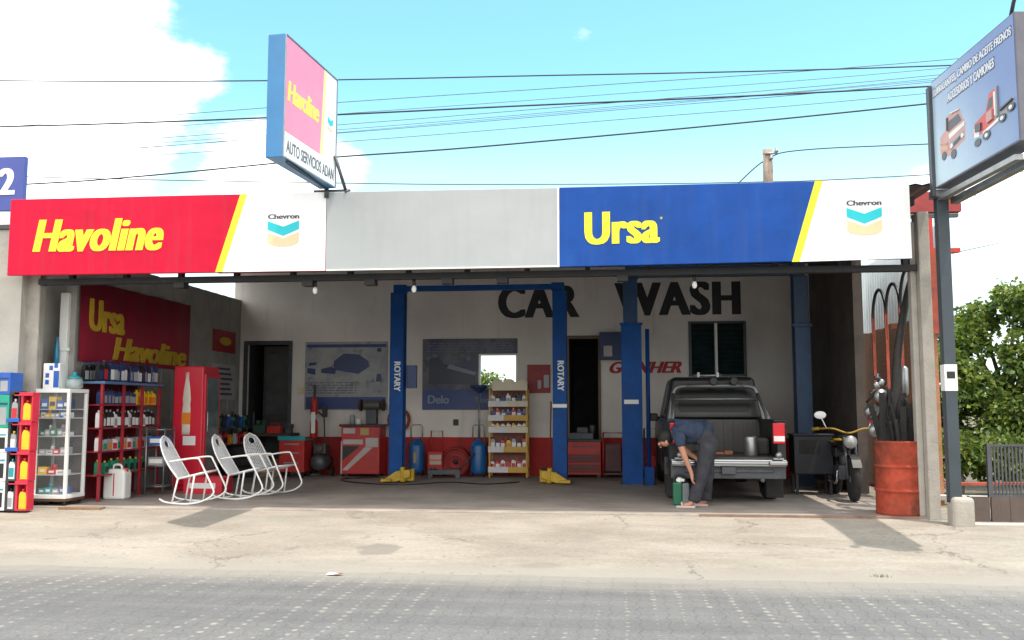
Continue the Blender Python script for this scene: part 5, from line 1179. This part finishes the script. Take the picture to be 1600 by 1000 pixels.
# --- red tool trolley with teal tray
o = thing('tool_trolley', 'red tool trolley with a teal tray on top beside the first rocking chairs', 'tool trolley', (-5.98, 5.35, 0))
MB().bx(-.24, .24, -.2, .2, .10, .68).build('cabinet', red_paint, o, bevel=.01)
for z in (.18, .36, .52): d = MB().bx(-.22, .22, -.212, -.2, z, z + .13).build('drawer', red_paint, o, bevel=.004); MB().bx(-.14, .14, -.222, -.212, z + .08, z + .105).build('handle', steel, d)
MB().bx(-.26, .26, -.22, .22, .68, .70).bx(-.26, .26, -.22, -.20, .70, .76).build('tray', BM['teal'], o)
for x in (-.2, .2):
    for y in (-.16, .16): MB().lathe([(.045, -.015), (.045, .015)], (x, y, .05), 12, R=Matrix.Rotation(pi / 2, 3, 'Y')).bx(x - .012, x + .012, y - .012, y + .012, .05, .10).build('caster', rubber, o)
o = thing('air_compressor', 'dark air compressor with a tank on wheels right of the tool trolley', 'compressor', (-5.55, 5.6, 0))
MB().lathe([(.001, -.3), (.10, -.28), (.15, -.24), (.15, .24), (.10, .28), (.001, .3)], (0, 0, .27), 18, R=Matrix.Rotation(pi / 2, 3, 'X')).build('tank', dark_steel, o)
MB().bx(-.12, .12, -.15, .12, .42, .60).lathe([(.07, -.03), (.07, .03)], (.0, -.18, .52), 16, R=Matrix.Rotation(pi / 2, 3, 'X')).build('motor', mat('compressor_dark', (.06, .05, .05), .5), o, bevel=.02)
for s in (-1, 1): MB().lathe([(.09, -.02), (.09, .02)], (s * .17, .12, .09), 16, R=Matrix.Rotation(pi / 2, 3, 'Y')).build('wheel', rubber, o)
# --- red cabinet with white labels
o = thing('red_cabinet', 'square red machine cabinet with white labels and diagonal stripe left of the lift', 'cabinet', (-4.79, 5.75, 0))
MB().bx(-.37, .37, -.22, .25, .05, .93).build('body', red_paint, o, bevel=.012)
MB().bx(-.40, .40, -.26, .28, .93, .97).build('top', black, o, bevel=.005)
q = MB()
for x0, x1, z0, z1 in ((-.33, -.10, .80, .90), (-.33, .05, .60, .69), (.10, .34, .55, .72), (-.37, -.345, .06, .66)): q.bx(x0, x1, -.225, -.219, z0, z1)
q.slab([(-.34, -.219, .12), (-.24, -.219, .12), (.24, -.219, .545), (.08, -.219, .545)], (0, -.004, 0))
q.build('white_label', mat('dull_label', (.48, .42, .42), .5, var=.1), o)
MB().slab([(-.335, -.219, .30), (-.335, -.219, .57), (.0, -.219, .57)], (0, -.006, 0)).build('dark_triangle', black, o)
MB().bx(.0, .16, -.226, -.219, .77, .90).build('yellow_label', mat('dull_yellow', (.45, .33, .12), .5), o)
for x in (-.32, .32):
    for y in (-.18, .2): MB().lathe([(.025, 0), (.025, .05)], (x, y, 0), 10).build('foot', black, o)
o = thing('bench_grinder', 'dark bench grinder raised on a stand on the red cabinet', 'bench grinder', (-4.66, 5.85, .97))
MB().bx(-.1, .1, -.08, .08, 0, .28).build('pedestal', dark_steel, o, bevel=.01)
MB().lathe([(.08, -.16), (.085, -.14), (.085, .14), (.08, .16)], (0, 0, .36), 16, R=Matrix.Rotation(pi / 2, 3, 'Y')).build('motor', mat('grinder_grey', (.10, .095, .09), .5), o)
for s in (-1, 1): MB().lathe([(.11, -.02), (.11, .02)], (s * .22, 0, .36), 18, R=Matrix.Rotation(pi / 2, 3, 'Y')).build('grinding_wheel', mat('grinding_stone', (.06, .04, .03), .9), o)
for i, (x, m_, hh) in enumerate(((-5.0, BM['grey'], .16), (-4.88, BM['white'], .09))):
    ob = MB().lathe([(.05, 0), (.05, hh), (.03, hh + .02)], n=12).build('tin', m_); ob.location = (x, 5.7, .97); tag(ob, ['tall grey tin at the left on top of the red cabinet', 'short white tin on top of the red cabinet'][i], 'tin')
# --- blue oil drainers
def drainer(label, x, y, pole):
    o = thing('oil_drainer', label, 'oil drainer', (x, y, 0), group='blue oil drainers along the back wall')
    MB().lathe([(.10, .05), (.145, .08), (.15, .14), (.15, .56), (.13, .62), (.05, .66), (.05, .70)], n=20).build('tank', mat('drainer_blue', (.01, .10, .30), .35, var=.2, dirt=.3, dcol=(.02, .04, .08)), o)
    MB().tube([(-.11, 0, .5), (-.11, 0, .92), (-.08, 0, .96), (.08, 0, .96), (.11, 0, .92), (.11, 0, .5)], .014).build('handle', steel, o)
    for s in (-1, 1): MB().lathe([(.05, -.015), (.05, .015)], (s * .12, -.05, .05), 12, R=Matrix.Rotation(pi / 2, 3, 'Y')).build('wheel', rubber, o)
    if pole:
        MB().tube([(.01, 0, .65), (.01, 0, 1.55)], .022).build('pole', steel, o)
        MB().lathe([(.02, 1.55), (.16, 1.66), (.17, 1.70), (.16, 1.69), (.02, 1.57)], (.01, 0, 0), 18).build('funnel', navy, o)
    else: MB().bx(-.03, .03, -.155, -.148, .25, .45).build('label_panel', mat('dull_gold', (.3, .25, .12), .5), o)
drainer('blue oil drainer without a pole, just right of the first lift post', -3.80, 5.9, False)
drainer('blue oil drainer with a tall pole and funnel left of the yellow bottle rack', -2.60, 5.8, True)
o = thing('floor_jack_stand', 'small red and white battery charger on wheels between the two blue drainers', 'battery charger', (-3.43, 5.92, 0))
MB().bx(-.14, .14, -.1, .12, .08, .46).build('cabinet', red_paint, o, bevel=.01); MB().bx(-.10, .12, -.104, -.1, .22, .40).build('front_panel', MC['dull_label'], o)
MB().bx(-.10, .12, -.108, -.104, .28, .32).build('stripe', BM['orange'], o)
MB().tube([(-.11, .08, .46), (-.11, .08, .84), (.11, .08, .84), (.11, .08, .46)], .013).build('handle', red_paint, o)
for s in (-1, 1): MB().lathe([(.07, -.02), (.07, .02)], (s * .15, .05, .07), 14, R=Matrix.Rotation(pi / 2, 3, 'Y')).build('wheel', rubber, o)
o.name = 'battery_charger'
o = thing('wheel_rim', 'dark red steel wheel rim leaning on the red band of the back wall', 'wheel rim', (-3.06, 6.02, .27), 0)
RT = Matrix.Rotation(pi / 2 + .15, 3, 'X')
MB().lathe([(.27, -.09), (.265, -.07), (.22, -.06), (.20, .04), (.10, .06), (.06, .03), (.001, .03)], n=28, R=RT).lathe([(.27, -.09), (.275, .09), (.25, .09), (.22, .05)], n=28, R=RT).build('disc', mat('rim_red', (.28, .02, .02), .5, var=.25), o)
MB().lathe([(.001, .035), (.05, .05), (.001, .08)], n=14, R=RT).build('hub_cap', dark_steel, o)
o = thing('trolley_jack', 'low dark trolley jack on the floor in front of the red wheel rim', 'trolley jack', (-3.2, 5.5, 0), .2)
MB().bx(-.30, .30, -.11, -.08, .06, .15).bx(-.30, .30, .08, .11, .06, .15).bx(-.1, .3, -.08, .08, .06, .12).lathe([(.05, .15), (.05, .19)], (-.2, 0, 0), 12).build('frame', dark_steel, o, bevel=.008)
for x in (-.25, .25):
    for y in (-.13, .13): MB().lathe([(.045, -.015), (.045, .015)], (x, y, .045), 12, R=Matrix.Rotation(pi / 2, 3, 'X')).build('wheel', dark_steel, o)
MB().tube([(.28, 0, .12), (.55, 0, .45)], .016).build('handle', dark_steel, o)
# --- yellow bottle rack
rk = mat('rack_yellow', (.50, .30, .04), .5, var=.15); rp = mat('rack_pale', (.62, .55, .42), .5, var=.1); rw = mat('rack_white', (.58, .58, .60), .5)
o = thing('bottle_rack', 'yellow display rack of five shelves with a pale humped header', 'display rack', (-2.03, 5.85, 0))
for x in (-.345, .345):
    for y in (-.17, .17): MB().bx(x - .015, x + .015, y - .015, y + .015, 0, 1.62).build('upright', rk, o)
zr = (.13, .50, .86, 1.08, 1.34)
for i, z in enumerate(zr):
    s_ = MB().bx(-.36, .36, -.18, .18, z, z + .015).build('shelf', rk, o)
    MB().bx(-.37, .0 - .08 * (i % 2), -.20, -.182, z - .04, z + .065).build('price_strip', rw, s_)
    MB().bx(.0 - .08 * (i % 2), .37, -.20, -.182, z - .04, z + .065).build('price_strip', rk if i in (0, 1, 3) else rp, s_)
h_ = MB().bx(-.30, .36, -.19, -.17, 1.60, 1.76)
for x in (-.20, .02, .24): h_.ell((x, -.178, 1.755), (.10, .008, .06), 16, 8)
h_.build('header', rp, o)
MB().bx(-.36, .36, .165, .175, .1, 1.62).build('back_board', mat('rack_back', (.25, .08, .06), .6), o)
rows = [(.145, [('white', 'red', 'red'), ('red', 'red', 'white'), ('white', 'red', 'red'), ('red', 'red', 'red')], .2, 'red and white tin', 'bottom'), (.515, [('grey', 'black', 'white'), ('black', 'red', 'silver'), ('red', 'black', 'white'), ('yellow', 'black', 'orange')], .22, '', 'second'), (.875, [('white', 'white', 'yellow'), ('yellow', 'white', 'white'), ('silver', 'white', 'grey')], .12, '', 'third'), (1.095, [('blue', 'white', 'navy'), ('red', 'white', 'white'), ('blue', 'yellow', 'white')], .17, '', 'fourth'), (1.355, [('white', 'white', 'grey'), ('black', 'black', 'white'), ('black', 'black', 'navy')], .19, '', 'top')]
for z, cs, hh, _, nm in rows:
    for i in range(7):
        c = cs[i % len(cs)]
        put(c, (-2.03 - .30 + i * .10, 5.76, z), 0, f'{c[0]} bottle with {c[2]} label on the {nm} shelf of the yellow rack', f'bottles on the {nm} shelf of the yellow rack', .085, hh)
ob = MB().ell((0, 0, .05), (.2, .1, .07), 14, 8).ell((.12, .02, .08), (.12, .09, .07), 12, 8).build('plastic_bundle', mat('grey_bundle', (.20, .19, .21), .7, var=.3)); ob.location = (-1.98, 5.95, 1.62); tag(ob, 'grey plastic bundle lying on top of the yellow rack', 'bundle')
# --- posters and wall boards on the back wall
def poster_mat(name, base_, art, band):
    m, t, n, b = nodes_of(name); g = G(t)
    co = n.new('ShaderNodeTexCoord').outputs['Object']
    n1 = g.noise(co, 1.8, 6, .6); sp = n.new('ShaderNodeSeparateXYZ'); t.links.new(co, sp.inputs[0])
    c = g.mix(g.ss(n1.outputs['Fac'], .40, .62), base_, art)
    c = g.mix(g.ss(g.noise(co, 5, 5).outputs['Fac'], .55, .68, 0, .6), c, (.03, .035, .05))
    t.links.new(c, b.inputs['Base Color']); b.inputs['Roughness'].default_value = .45
    return m
pb_ = mat('poster_blue_band', (.03, .055, .20), .45, var=.15)
o = thing('poster', 'large grey poster of a blue car with a blue band, left of the lift', 'poster', (-5.28, 6.19, 1.24))
MB().bx(-.83, .83, -.012, .008, 0, 1.33).build('sheet', poster_mat('poster_grey', (.26, .27, .30), (.36, .36, .36), 0), o)
MB().bx(-.80, .80, -.016, -.011, .015, .25).build('band', pb_, o)
MB().bx(-.80, .80, -.016, -.011, 1.22, 1.28).build('band', pb_, o)
car_b = mat('print_car_blue', (.03, .05, .15), .4)
MB().prism([(-.25, .78), (.25, .70), (.46, .84), (.44, .95), (.25, 1.08), (-.05, 1.10), (-.25, .95)], 'y', -.018, -.011).build('car_picture', car_b, o)
for pts in ([(-.5, .72), (-.22, .70), (-.2, .78), (-.3, .84), (-.5, .80)], [(-.78, .72), (-.62, .68), (-.62, .80), (-.78, .82)], [(.6, .55), (.72, .55), (.70, .70), (.62, .70)], [(.62, 1.13), (.70, 1.13), (.70, 1.20), (.62, 1.20)], [(-.76, .86), (-.60, .88), (-.60, .93), (-.74, .92)]):
    MB().prism(pts, 'y', -.018, -.011).build('small_picture', navy, o)
MB().prism([(.46, .75), (.66, .78), (.68, .98), (.5, 1.02)], 'y', -.018, -.011).build('wheel_picture', BM['grey'], o)
pl = MB(); random.seed(21)
for k in range(5):
    x = -.78; z = .32 + .05 * k
    while x < .2: l_ = random.uniform(.05, .16); pl.bx(x, min(x + l_, .22), -.0145, -.0118, z, z + .018); x += l_ + .03
pl.build('printed_lines', mat('print_line_grey', (.12, .12, .15), .5), o)
o = thing('poster', 'dark blue grey poster with a pale truck picture beside the small open window', 'poster', (-2.83, 6.19, 1.24))
MB().bx(-.93, .19, -.012, .008, 0, 1.37).bx(.19, .92, -.012, .008, 0, .40).bx(.19, .92, -.012, .008, 1.08, 1.37).build('sheet', poster_mat('poster_dark', (.06, .07, .12), (.14, .13, .15), 0), o)
MB().bx(-.91, .90, -.016, -.011, .015, .38).build('band', pb_, o)
text('lettering', 'Delo', mat('poster_pale', (.20, .24, .32), .5), o, (-.82, -.016, .12), (.42, 0, 0), (0, 0, .16), (0, -.004, 0), world=False, bold=.03)
text('lettering', 'Textron', MC['poster_pale'], o, (.1, -.016, .14), (.5, 0, 0), (0, 0, .10), (0, -.004, 0), world=False)
MB().prism([(-.8, .5), (.1, .48), (.12, .66), (-.1, .82), (-.5, .88), (-.62, 1.02), (-.8, .98)], 'y', -.018, -.011).build('truck_picture', mat('print_truck_dark', (.04, .045, .07), .4), o)
MB().prism([(-.45, .80), (.1, .66), (.12, .72), (-.4, .88)], 'y', -.020, -.011).build('pale_streak', MC['poster_pale'], o)
pl = MB()
for k in range(4):
    x = -.86; z = 1.12 + .05 * k
    while x < .8: l_ = random.uniform(.06, .2); pl.bx(x, min(x + l_, .85), -.0145, -.0118, z, z + .02); x += l_ + .035
for k in range(7): pl.bx(-.85 + k * .13, -.77 + k * .13, -.0145, -.0118, .95 + .04 * (k % 3), 1.03 + .03 * (k % 2))
pl.build('printed_lines', mat('print_line_blue', (.13, .15, .22), .5), o)
o = thing('tool_board', 'red wall board with hanging tools right of the yellow rack', 'tool board', (-1.5, 6.18, 1.56))
MB().bx(-.22, .22, -.02, .02, 0, .54).build('board', mat('board_red', (.30, .02, .025), .5, var=.2), o, bevel=.004)
MB().bx(-.02, .05, -.045, -.02, .08, .24).bx(.10, .20, -.05, -.02, .10, .34).bx(.11, .19, -.055, -.05, .14, .22).build('tool', BM['grey'], o)
o = thing('wall_cabinet', 'dark blue wall cabinet with a pale notice beside the second doorway', 'wall cabinet', (-.04, 6.12, 2.18))
MB().bx(-.30, .30, -.12, .06, 0, .52).build('box', mat('cabinet_navy', (.02, .04, .13), .45, var=.2), o, bevel=.008); MB().bx(-.22, -.06, -.126, -.12, .06, .26).build('notice', MC['dull_label'], o)
# --- red benches at the right of the back wall
o = thing('tool_chest', 'low dark red tool chest with drawers in the second doorway', 'tool chest', (-.66, 5.85, 0))
MB().bx(-.34, .34, -.2, .2, .06, .66).build('cabinet', red_paint, o, bevel=.01)
for z in (.10, .28, .46):
    d = MB().bx(-.32, .32, -.212, -.2, z, z + .15).build('drawer', mat('dark_drawer_red', (.16, .015, .015), .5) if z < .4 else red_paint, o, bevel=.004); MB().bx(-.2, .2, -.222, -.212, z + .10, z + .12).build('handle', dark_steel, d)
MB().bx(-.36, .36, -.22, .22, .66, .70).build('top', black, o)
for x in (-.3, .3): MB().bx(x - .03, x + .03, -.17, .17, 0, .06).build('foot', black, o)
ob = MB().bx(-.25, .2, -.1, .1, 0, .12).bx(-.1, .1, -.08, .08, .12, .22).lathe([(.05, .12), (.05, .26)], (.18, 0, 0), 12).build('toolbox', dark_steel, bevel=.01); ob.location = (-.66, 5.85, .70); tag(ob, 'grey machine parts heaped on the dark red tool chest', 'machine part')
o = thing('welding_trolley', 'red framed welding trolley between the doorway and the dark lift post', 'trolley', (-.1, 5.75, 0))
MB().tube([(-.18, -.12, .05), (-.18, -.12, .82), (.18, -.12, .82), (.18, -.12, .05)], .018, closed=True).tube([(-.18, .12, .05), (-.18, .12, .82), (.18, .12, .82), (.18, .12, .05)], .018, closed=True).build('frame', red_paint, o)
MB().bx(-.15, .15, -.1, .1, .12, .62).build('welder', mat('welder_maroon', (.10, .025, .03), .5, var=.4), o, bevel=.015)
MB().bx(-.17, .17, -.11, .11, .07, .10).build('tray', dark_steel, o)
for s in (-1, 1): MB().lathe([(.07, -.02), (.07, .02)], (s * .21, .1, .07), 14, R=Matrix.Rotation(pi / 2, 3, 'Y')).build('wheel', rubber, o)
o = thing('hand_truck', 'small dark hand cart with a red reel against the red band left of the pickup', 'hand cart', (.62, 5.85, 0))
MB().tube([(-.15, 0, .1), (-.15, .1, .9), (.15, .1, .9), (.15, 0, .1)], .016).bx(-.16, .16, -.15, .05, .06, .08).build('frame', dark_steel, o)
MB().lathe([(.10, -.05), (.10, .05)], (-.02, -.05, .30), 16, R=Matrix.Rotation(pi / 2, 3, 'X')).build('reel', BM['red'], o)
for s in (-1, 1): MB().lathe([(.08, -.02), (.08, .02)], (s * .18, 0, .08), 14, R=Matrix.Rotation(pi / 2, 3, 'Y')).build('wheel', rubber, o)
o.name = 'hand_cart'
ob = MB().tube([(0, 0, 0), (.02, .25, 1.4)], .014).bx(-.10, .10, -.03, .03, .0, .10).build('broom', mat('broom_handle', (.25, .06, .05), .6)); ob.location = (-1.28, 5.85, 0); tag(ob, 'red handled broom leaning on the wall beside the yellow rack', 'broom')
o = thing('tyre', 'black tyre lying against the right garage wall behind the motorcycle', 'tyre', (3.3, 3.6, .30), 0)
MB().lathe([(.17, -.09), (.26, -.10), (.31, -.06), (.315, 0), (.31, .06), (.26, .10), (.17, .09)], n=28, R=Matrix.Rotation(pi / 2 - .15, 3, 'Y')).build('casing', rubber, o)

ob = MB()
for k in range(3): ob.tube([(.22 * cos(a) * (1 - .08 * k), .02 + .018 * k, .22 * sin(a) * (1 - .08 * k)) for a in [i * pi / 12 for i in range(24)]], .013, 6, closed=True)
ob = ob.build('air_hose', mat('hose_orange_red', (.30, .06, .03), .6)); ob.location = (-4.2, 6.14, 1.05); ob.rotation_euler = (0, 0, pi); tag(ob, 'coiled red air hose on the back wall beside the first lift post', 'hose')
tag(MB().tube(smooth_path([(-4.4, 5.4, .012), (-4.9, 4.9, .012), (-4.6, 4.2, .012), (-3.6, 3.7, .012), (-2.9, 4.3, .012), (-2.2, 4.0, .012), (-1.7, 4.5, .012)]), .010, 6).build('power_cable', black), 'thin black cable lying in loops on the workshop floor', 'cable')
for i, (x, y, w_, h_, c, lab) in enumerate(((-6.9, 6.0, .40, .34, 'cardboard', 'brown cardboard box on the floor under the left doorway'), (-6.45, 5.35, .34, .28, 'cardboard', 'small brown cardboard box in front of the workbench'), (-6.2, 6.05, .3, .45, 'grey', 'tall grey box beside the grease pump'))):
    m_ = mat('cardboard', (.22, .14, .08), .85, var=.2) if c == 'cardboard' else BM['grey']
    o = thing('storage_box', lab, 'box', (x, y, 0), .2 * i)
    MB().bx(-w_ / 2, w_ / 2, -.16, .16, 0, h_).build('body', m_, o, bevel=.006)
    MB().slab([(-w_ / 2, -.16, h_), (w_ / 2, -.16, h_), (w_ / 2, -.24, h_ + .05), (-w_ / 2, -.24, h_ + .05)], (0, 0, .006)).build('flap', m_, o)
    MB().bx(-w_ * .3, w_ * .3, -.164, -.16, h_ * .35, h_ * .65).build('label_panel', MC['dull_label'], o)
for i in range(3):
    o = thing('tyre', ['lowest black tyre of the stack beside the left doorway', 'middle black tyre of the stack beside the left doorway', 'top black tyre of the stack beside the left doorway'][i], 'tyre', (-6.98, 5.2, .10 + .19 * i), group='stacked tyres by the doorway')
    MB().lathe([(.17, -.08), (.26, -.095), (.30, -.06), (.31, 0), (.30, .06), (.26, .095), (.17, .08)], n=26).build('casing', rubber, o)
# ============================================================ UTILITY POLE, CABLES
o = thing('utility_pole', 'weathered utility pole rising behind the blue sign', 'utility pole', (3.49, 10, -.3))
MB().lathe([(.15, 0), (.115, 6.8), (.11, 7.52)], n=14).build('shaft', mat('pole_timber', (.30, .24, .20), .9, var=.25, scale=5, bump=.2), o)
MB().tube([(-.13, -.13, 7.4), (.2, -.13, 7.4)], .025).lathe([(.03, 0), (.05, .03), (.03, .1)], (.18, -.13, 7.41), 10).lathe([(.03, 0), (.05, .03), (.03, .1)], (.06, -.13, 7.25), 10).build('insulator', steel, o)
cable_m = mat('black_cable', (.03, .032, .035), .6, var=.1); thin_m = mat('grey_cable', (.10, .12, .13), .6, var=.1)
def cable(pts, r_, label, m=cable_m, ext=True, Y=10., group='overhead cables'):
    P_ = [Vector((x, Y, z)) for x, z in pts]
    if ext:
        a, b_ = P_[0], P_[1]; P_ = [a + (a - b_).normalized() * 14 + Vector((0, 0, .2))] + P_
        a, b_ = P_[-1], P_[-2]; P_ = P_ + [a + (a - b_).normalized() * 16 + Vector((0, 0, .3))]
    tag(MB().tube(smooth_path(P_, 8), r_, 6).build('overhead_cable', m), label, 'cable', group)
cable([(-15.69, 9.654), (-8.6, 9.363), (-2.45, 9.221), (7.26, 9.057)], .017, 'topmost thick black cable crossing the whole sky')
cable([(-15.62, 8.439), (-8.57, 8.418), (-2.45, 8.478), (7.1, 8.582)], .021, 'second thick black cable, crossing the middle of the light box')
cable([(-15.53, 6.903), (-12.1, 7.02), (-8.46, 7.252), (-6.69, 7.373), (-2.45, 7.553), (7.08, 8.178)], .02, 'thick black cable climbing from lower left to the billboard')
cable([(-15.54, 7.152), (-6.67, 6.722), (-2.45, 6.572), (2.76, 6.472), (7.02, 6.53)], .013, 'thin cable running just above the top of the sign band', thin_m)
for i, (z0, z1, r_) in enumerate(((8.736, 9.178, .009), (8.446, 8.982, .007), (8.173, 8.835, .008), (7.965, 8.684, .008), (7.741, 8.429, .008), (8.05, 8.76, .007))):
    cable([(-15.5, z0 - .3), (-6.71, z0), (0, (z0 + z1) / 2 - .03), (7.2, z1)], r_, 'faint thin cable in the bundle rising towards the billboard', thin_m, group='faint thin cables')
cable([(-14.87, 7.63), (-8.56, 7.916), (-6.7, 7.98)], .006, 'faint thin cable in the bundle rising towards the billboard', thin_m, group='faint thin cables')
cable([(2.0, 5.6), (2.835, 6.47), (3.5, 7.01), (4.3, 7.19), (7.05, 7.24), (14, 7.3)], .014, 'drooping cable passing the top of the utility pole', ext=False)
cable([(7.0, 6.11), (9.1, 5.97), (14, 5.9)], .009, 'thin cable to the right just under the billboard', thin_m, ext=False)
cable([(7.0, 4.6), (7.7, 4.774), (9.0, 5.066), (14, 6.3)], .009, 'thin cable rising to the right behind the billboard post', thin_m, ext=False)
cable([(8.4, 6.56), (9.1, 6.543), (14, 6.5)], .009, 'thin cable right of the billboard support beam', thin_m, ext=False)

# ============================================================ TREES
def leaf_mat(name, c, var):
    m = mat(name, c, .55, var=var, scale=1.4); t = m.node_tree; b = t.nodes['Principled BSDF']; o_ = t.nodes['Material Output']
    tr_ = t.nodes.new('ShaderNodeBsdfTranslucent'); mx_ = t.nodes.new('ShaderNodeMixShader'); mx_.inputs[0].default_value = .38
    src = b.inputs['Base Color'].links[0].from_socket; t.links.new(src, tr_.inputs[0])
    t.links.new(b.outputs[0], mx_.inputs[1]); t.links.new(tr_.outputs[0], mx_.inputs[2]); t.links.new(mx_.outputs[0], o_.inputs[0]); return m
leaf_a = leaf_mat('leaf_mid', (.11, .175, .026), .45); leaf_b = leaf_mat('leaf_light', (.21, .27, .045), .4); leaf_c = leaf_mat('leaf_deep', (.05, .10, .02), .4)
bark = mat('bark', (.12, .09, .065), .9, var=.3, scale=8, bump=.5)
def tree(label, x, y, h, clumps, n, seed, name='leafy_tree', leaf=.13, base=-.3):
    rnd = random.Random(seed)
    o = thing(name, label, 'tree', (x, y, base))
    t_ = MB(); t_.tube(smooth_path([(0, 0, 0), (.06, .03, h * .2), (-.03, .0, h * .42), (.02, .05, h * .62)]), [.16 - .006 * i for i in range(19)], 10)
    for (cx, cy, cz, r_) in clumps:
        t_.tube(smooth_path([(0, 0, h * .3), (cx * .4, cy * .4, h * .3 + (cz - h * .3) * .5), (cx, cy, cz)]), [.07 - .0045 * i for i in range(13)], 7)
    t_.build('trunk', bark, o)
    c = MB()
    for k in range(n):
        cx, cy, cz, r_ = rnd.choices(clumps, [q[3] ** 2 for q in clumps])[0]
        # twig sprays sit mostly near the clump's surface
        th = rnd.uniform(0, 2 * pi); ph = math.acos(rnd.uniform(-1, 1)); rr = r_ * (rnd.random() ** .38)
        dx, dy, dz = sin(ph) * cos(th), sin(ph) * sin(th), cos(ph)
        nn = noise.noise(Vector((cx + dx * 1.6, cy + dy * 1.6, cz + dz * 1.6 + seed)))
        rr *= .86 + .55 * nn
        p = Vector((cx + dx * rr, cy + dy * rr, cz + dz * rr * .8))
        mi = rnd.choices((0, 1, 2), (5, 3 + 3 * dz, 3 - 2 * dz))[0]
        for q in range(3):
            a = Vector((rnd.gauss(dx, .7), rnd.gauss(dy, .7), rnd.gauss(dz * .4 - .15, .5))).normalized()
            s_ = a.cross(Vector((rnd.gauss(0, 1), rnd.gauss(0, 1), rnd.gauss(0, 1)))).normalized()
            L_ = leaf * rnd.uniform(.6, 1.3); w_ = L_ * .30
            b0 = p + a * .02; m1 = p + a * L_ * .5; e = p + a * L_ + Vector((0, 0, -.02))
            c.add([b0, m1 + s_ * w_, e, m1 - s_ * w_], [(0, 1, 2, 3)], mi)
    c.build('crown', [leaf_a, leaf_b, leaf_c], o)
    return o
tree('big leafy green tree just right of the dark billboard post', 7.95, 8.6, 4.4, [(-.75, 0, 3.0, .62), (-1.15, -.2, 2.55, .55), (.05, -.4, 3.75, .55), (-.9, -.5, 1.95, .7), (.3, -.6, 2.5, .85), (.75, 0, 3.45, .7), (-.4, .3, 3.45, .5), (.9, -.5, 1.6, .85), (-.3, -.9, 1.4, .75), (1.5, .3, 2.8, .9), (-1.3, .2, 1.5, .65), (1.3, -.2, 3.7, .55), (-1.1, 0, .9, .6)], 9800, 4, leaf=.125)
tree('second leafy tree further right beyond the gate', 11.2, 10.2, 5.0, [(-.8, 0, 3.0, 1.1), (.4, .2, 3.7, 1.1), (.9, -.3, 2.4, 1.2), (-.4, -.5, 2.0, 1.1), (.1, .5, 1.6, 1.1)], 4200, 9, leaf=.17)
tree('low green shrub under the big tree behind the gate', 6.0, 6.2, 1.6, [(-.6, 0, .5, .5), (0, .1, .75, .6), (.8, 0, .7, .6), (1.6, .1, .75, .6)], 2600, 14, 'shrub', .11)
tree('green treetop seen through the small back window', -3.75, 12.5, 3.0, [(-.2, 0, 2.4, .5), (.4, .1, 2.15, .5), (-.8, .2, 2.4, .6), (.1, 0, 1.5, .7)], 2600, 21, 'yard_tree', .10)
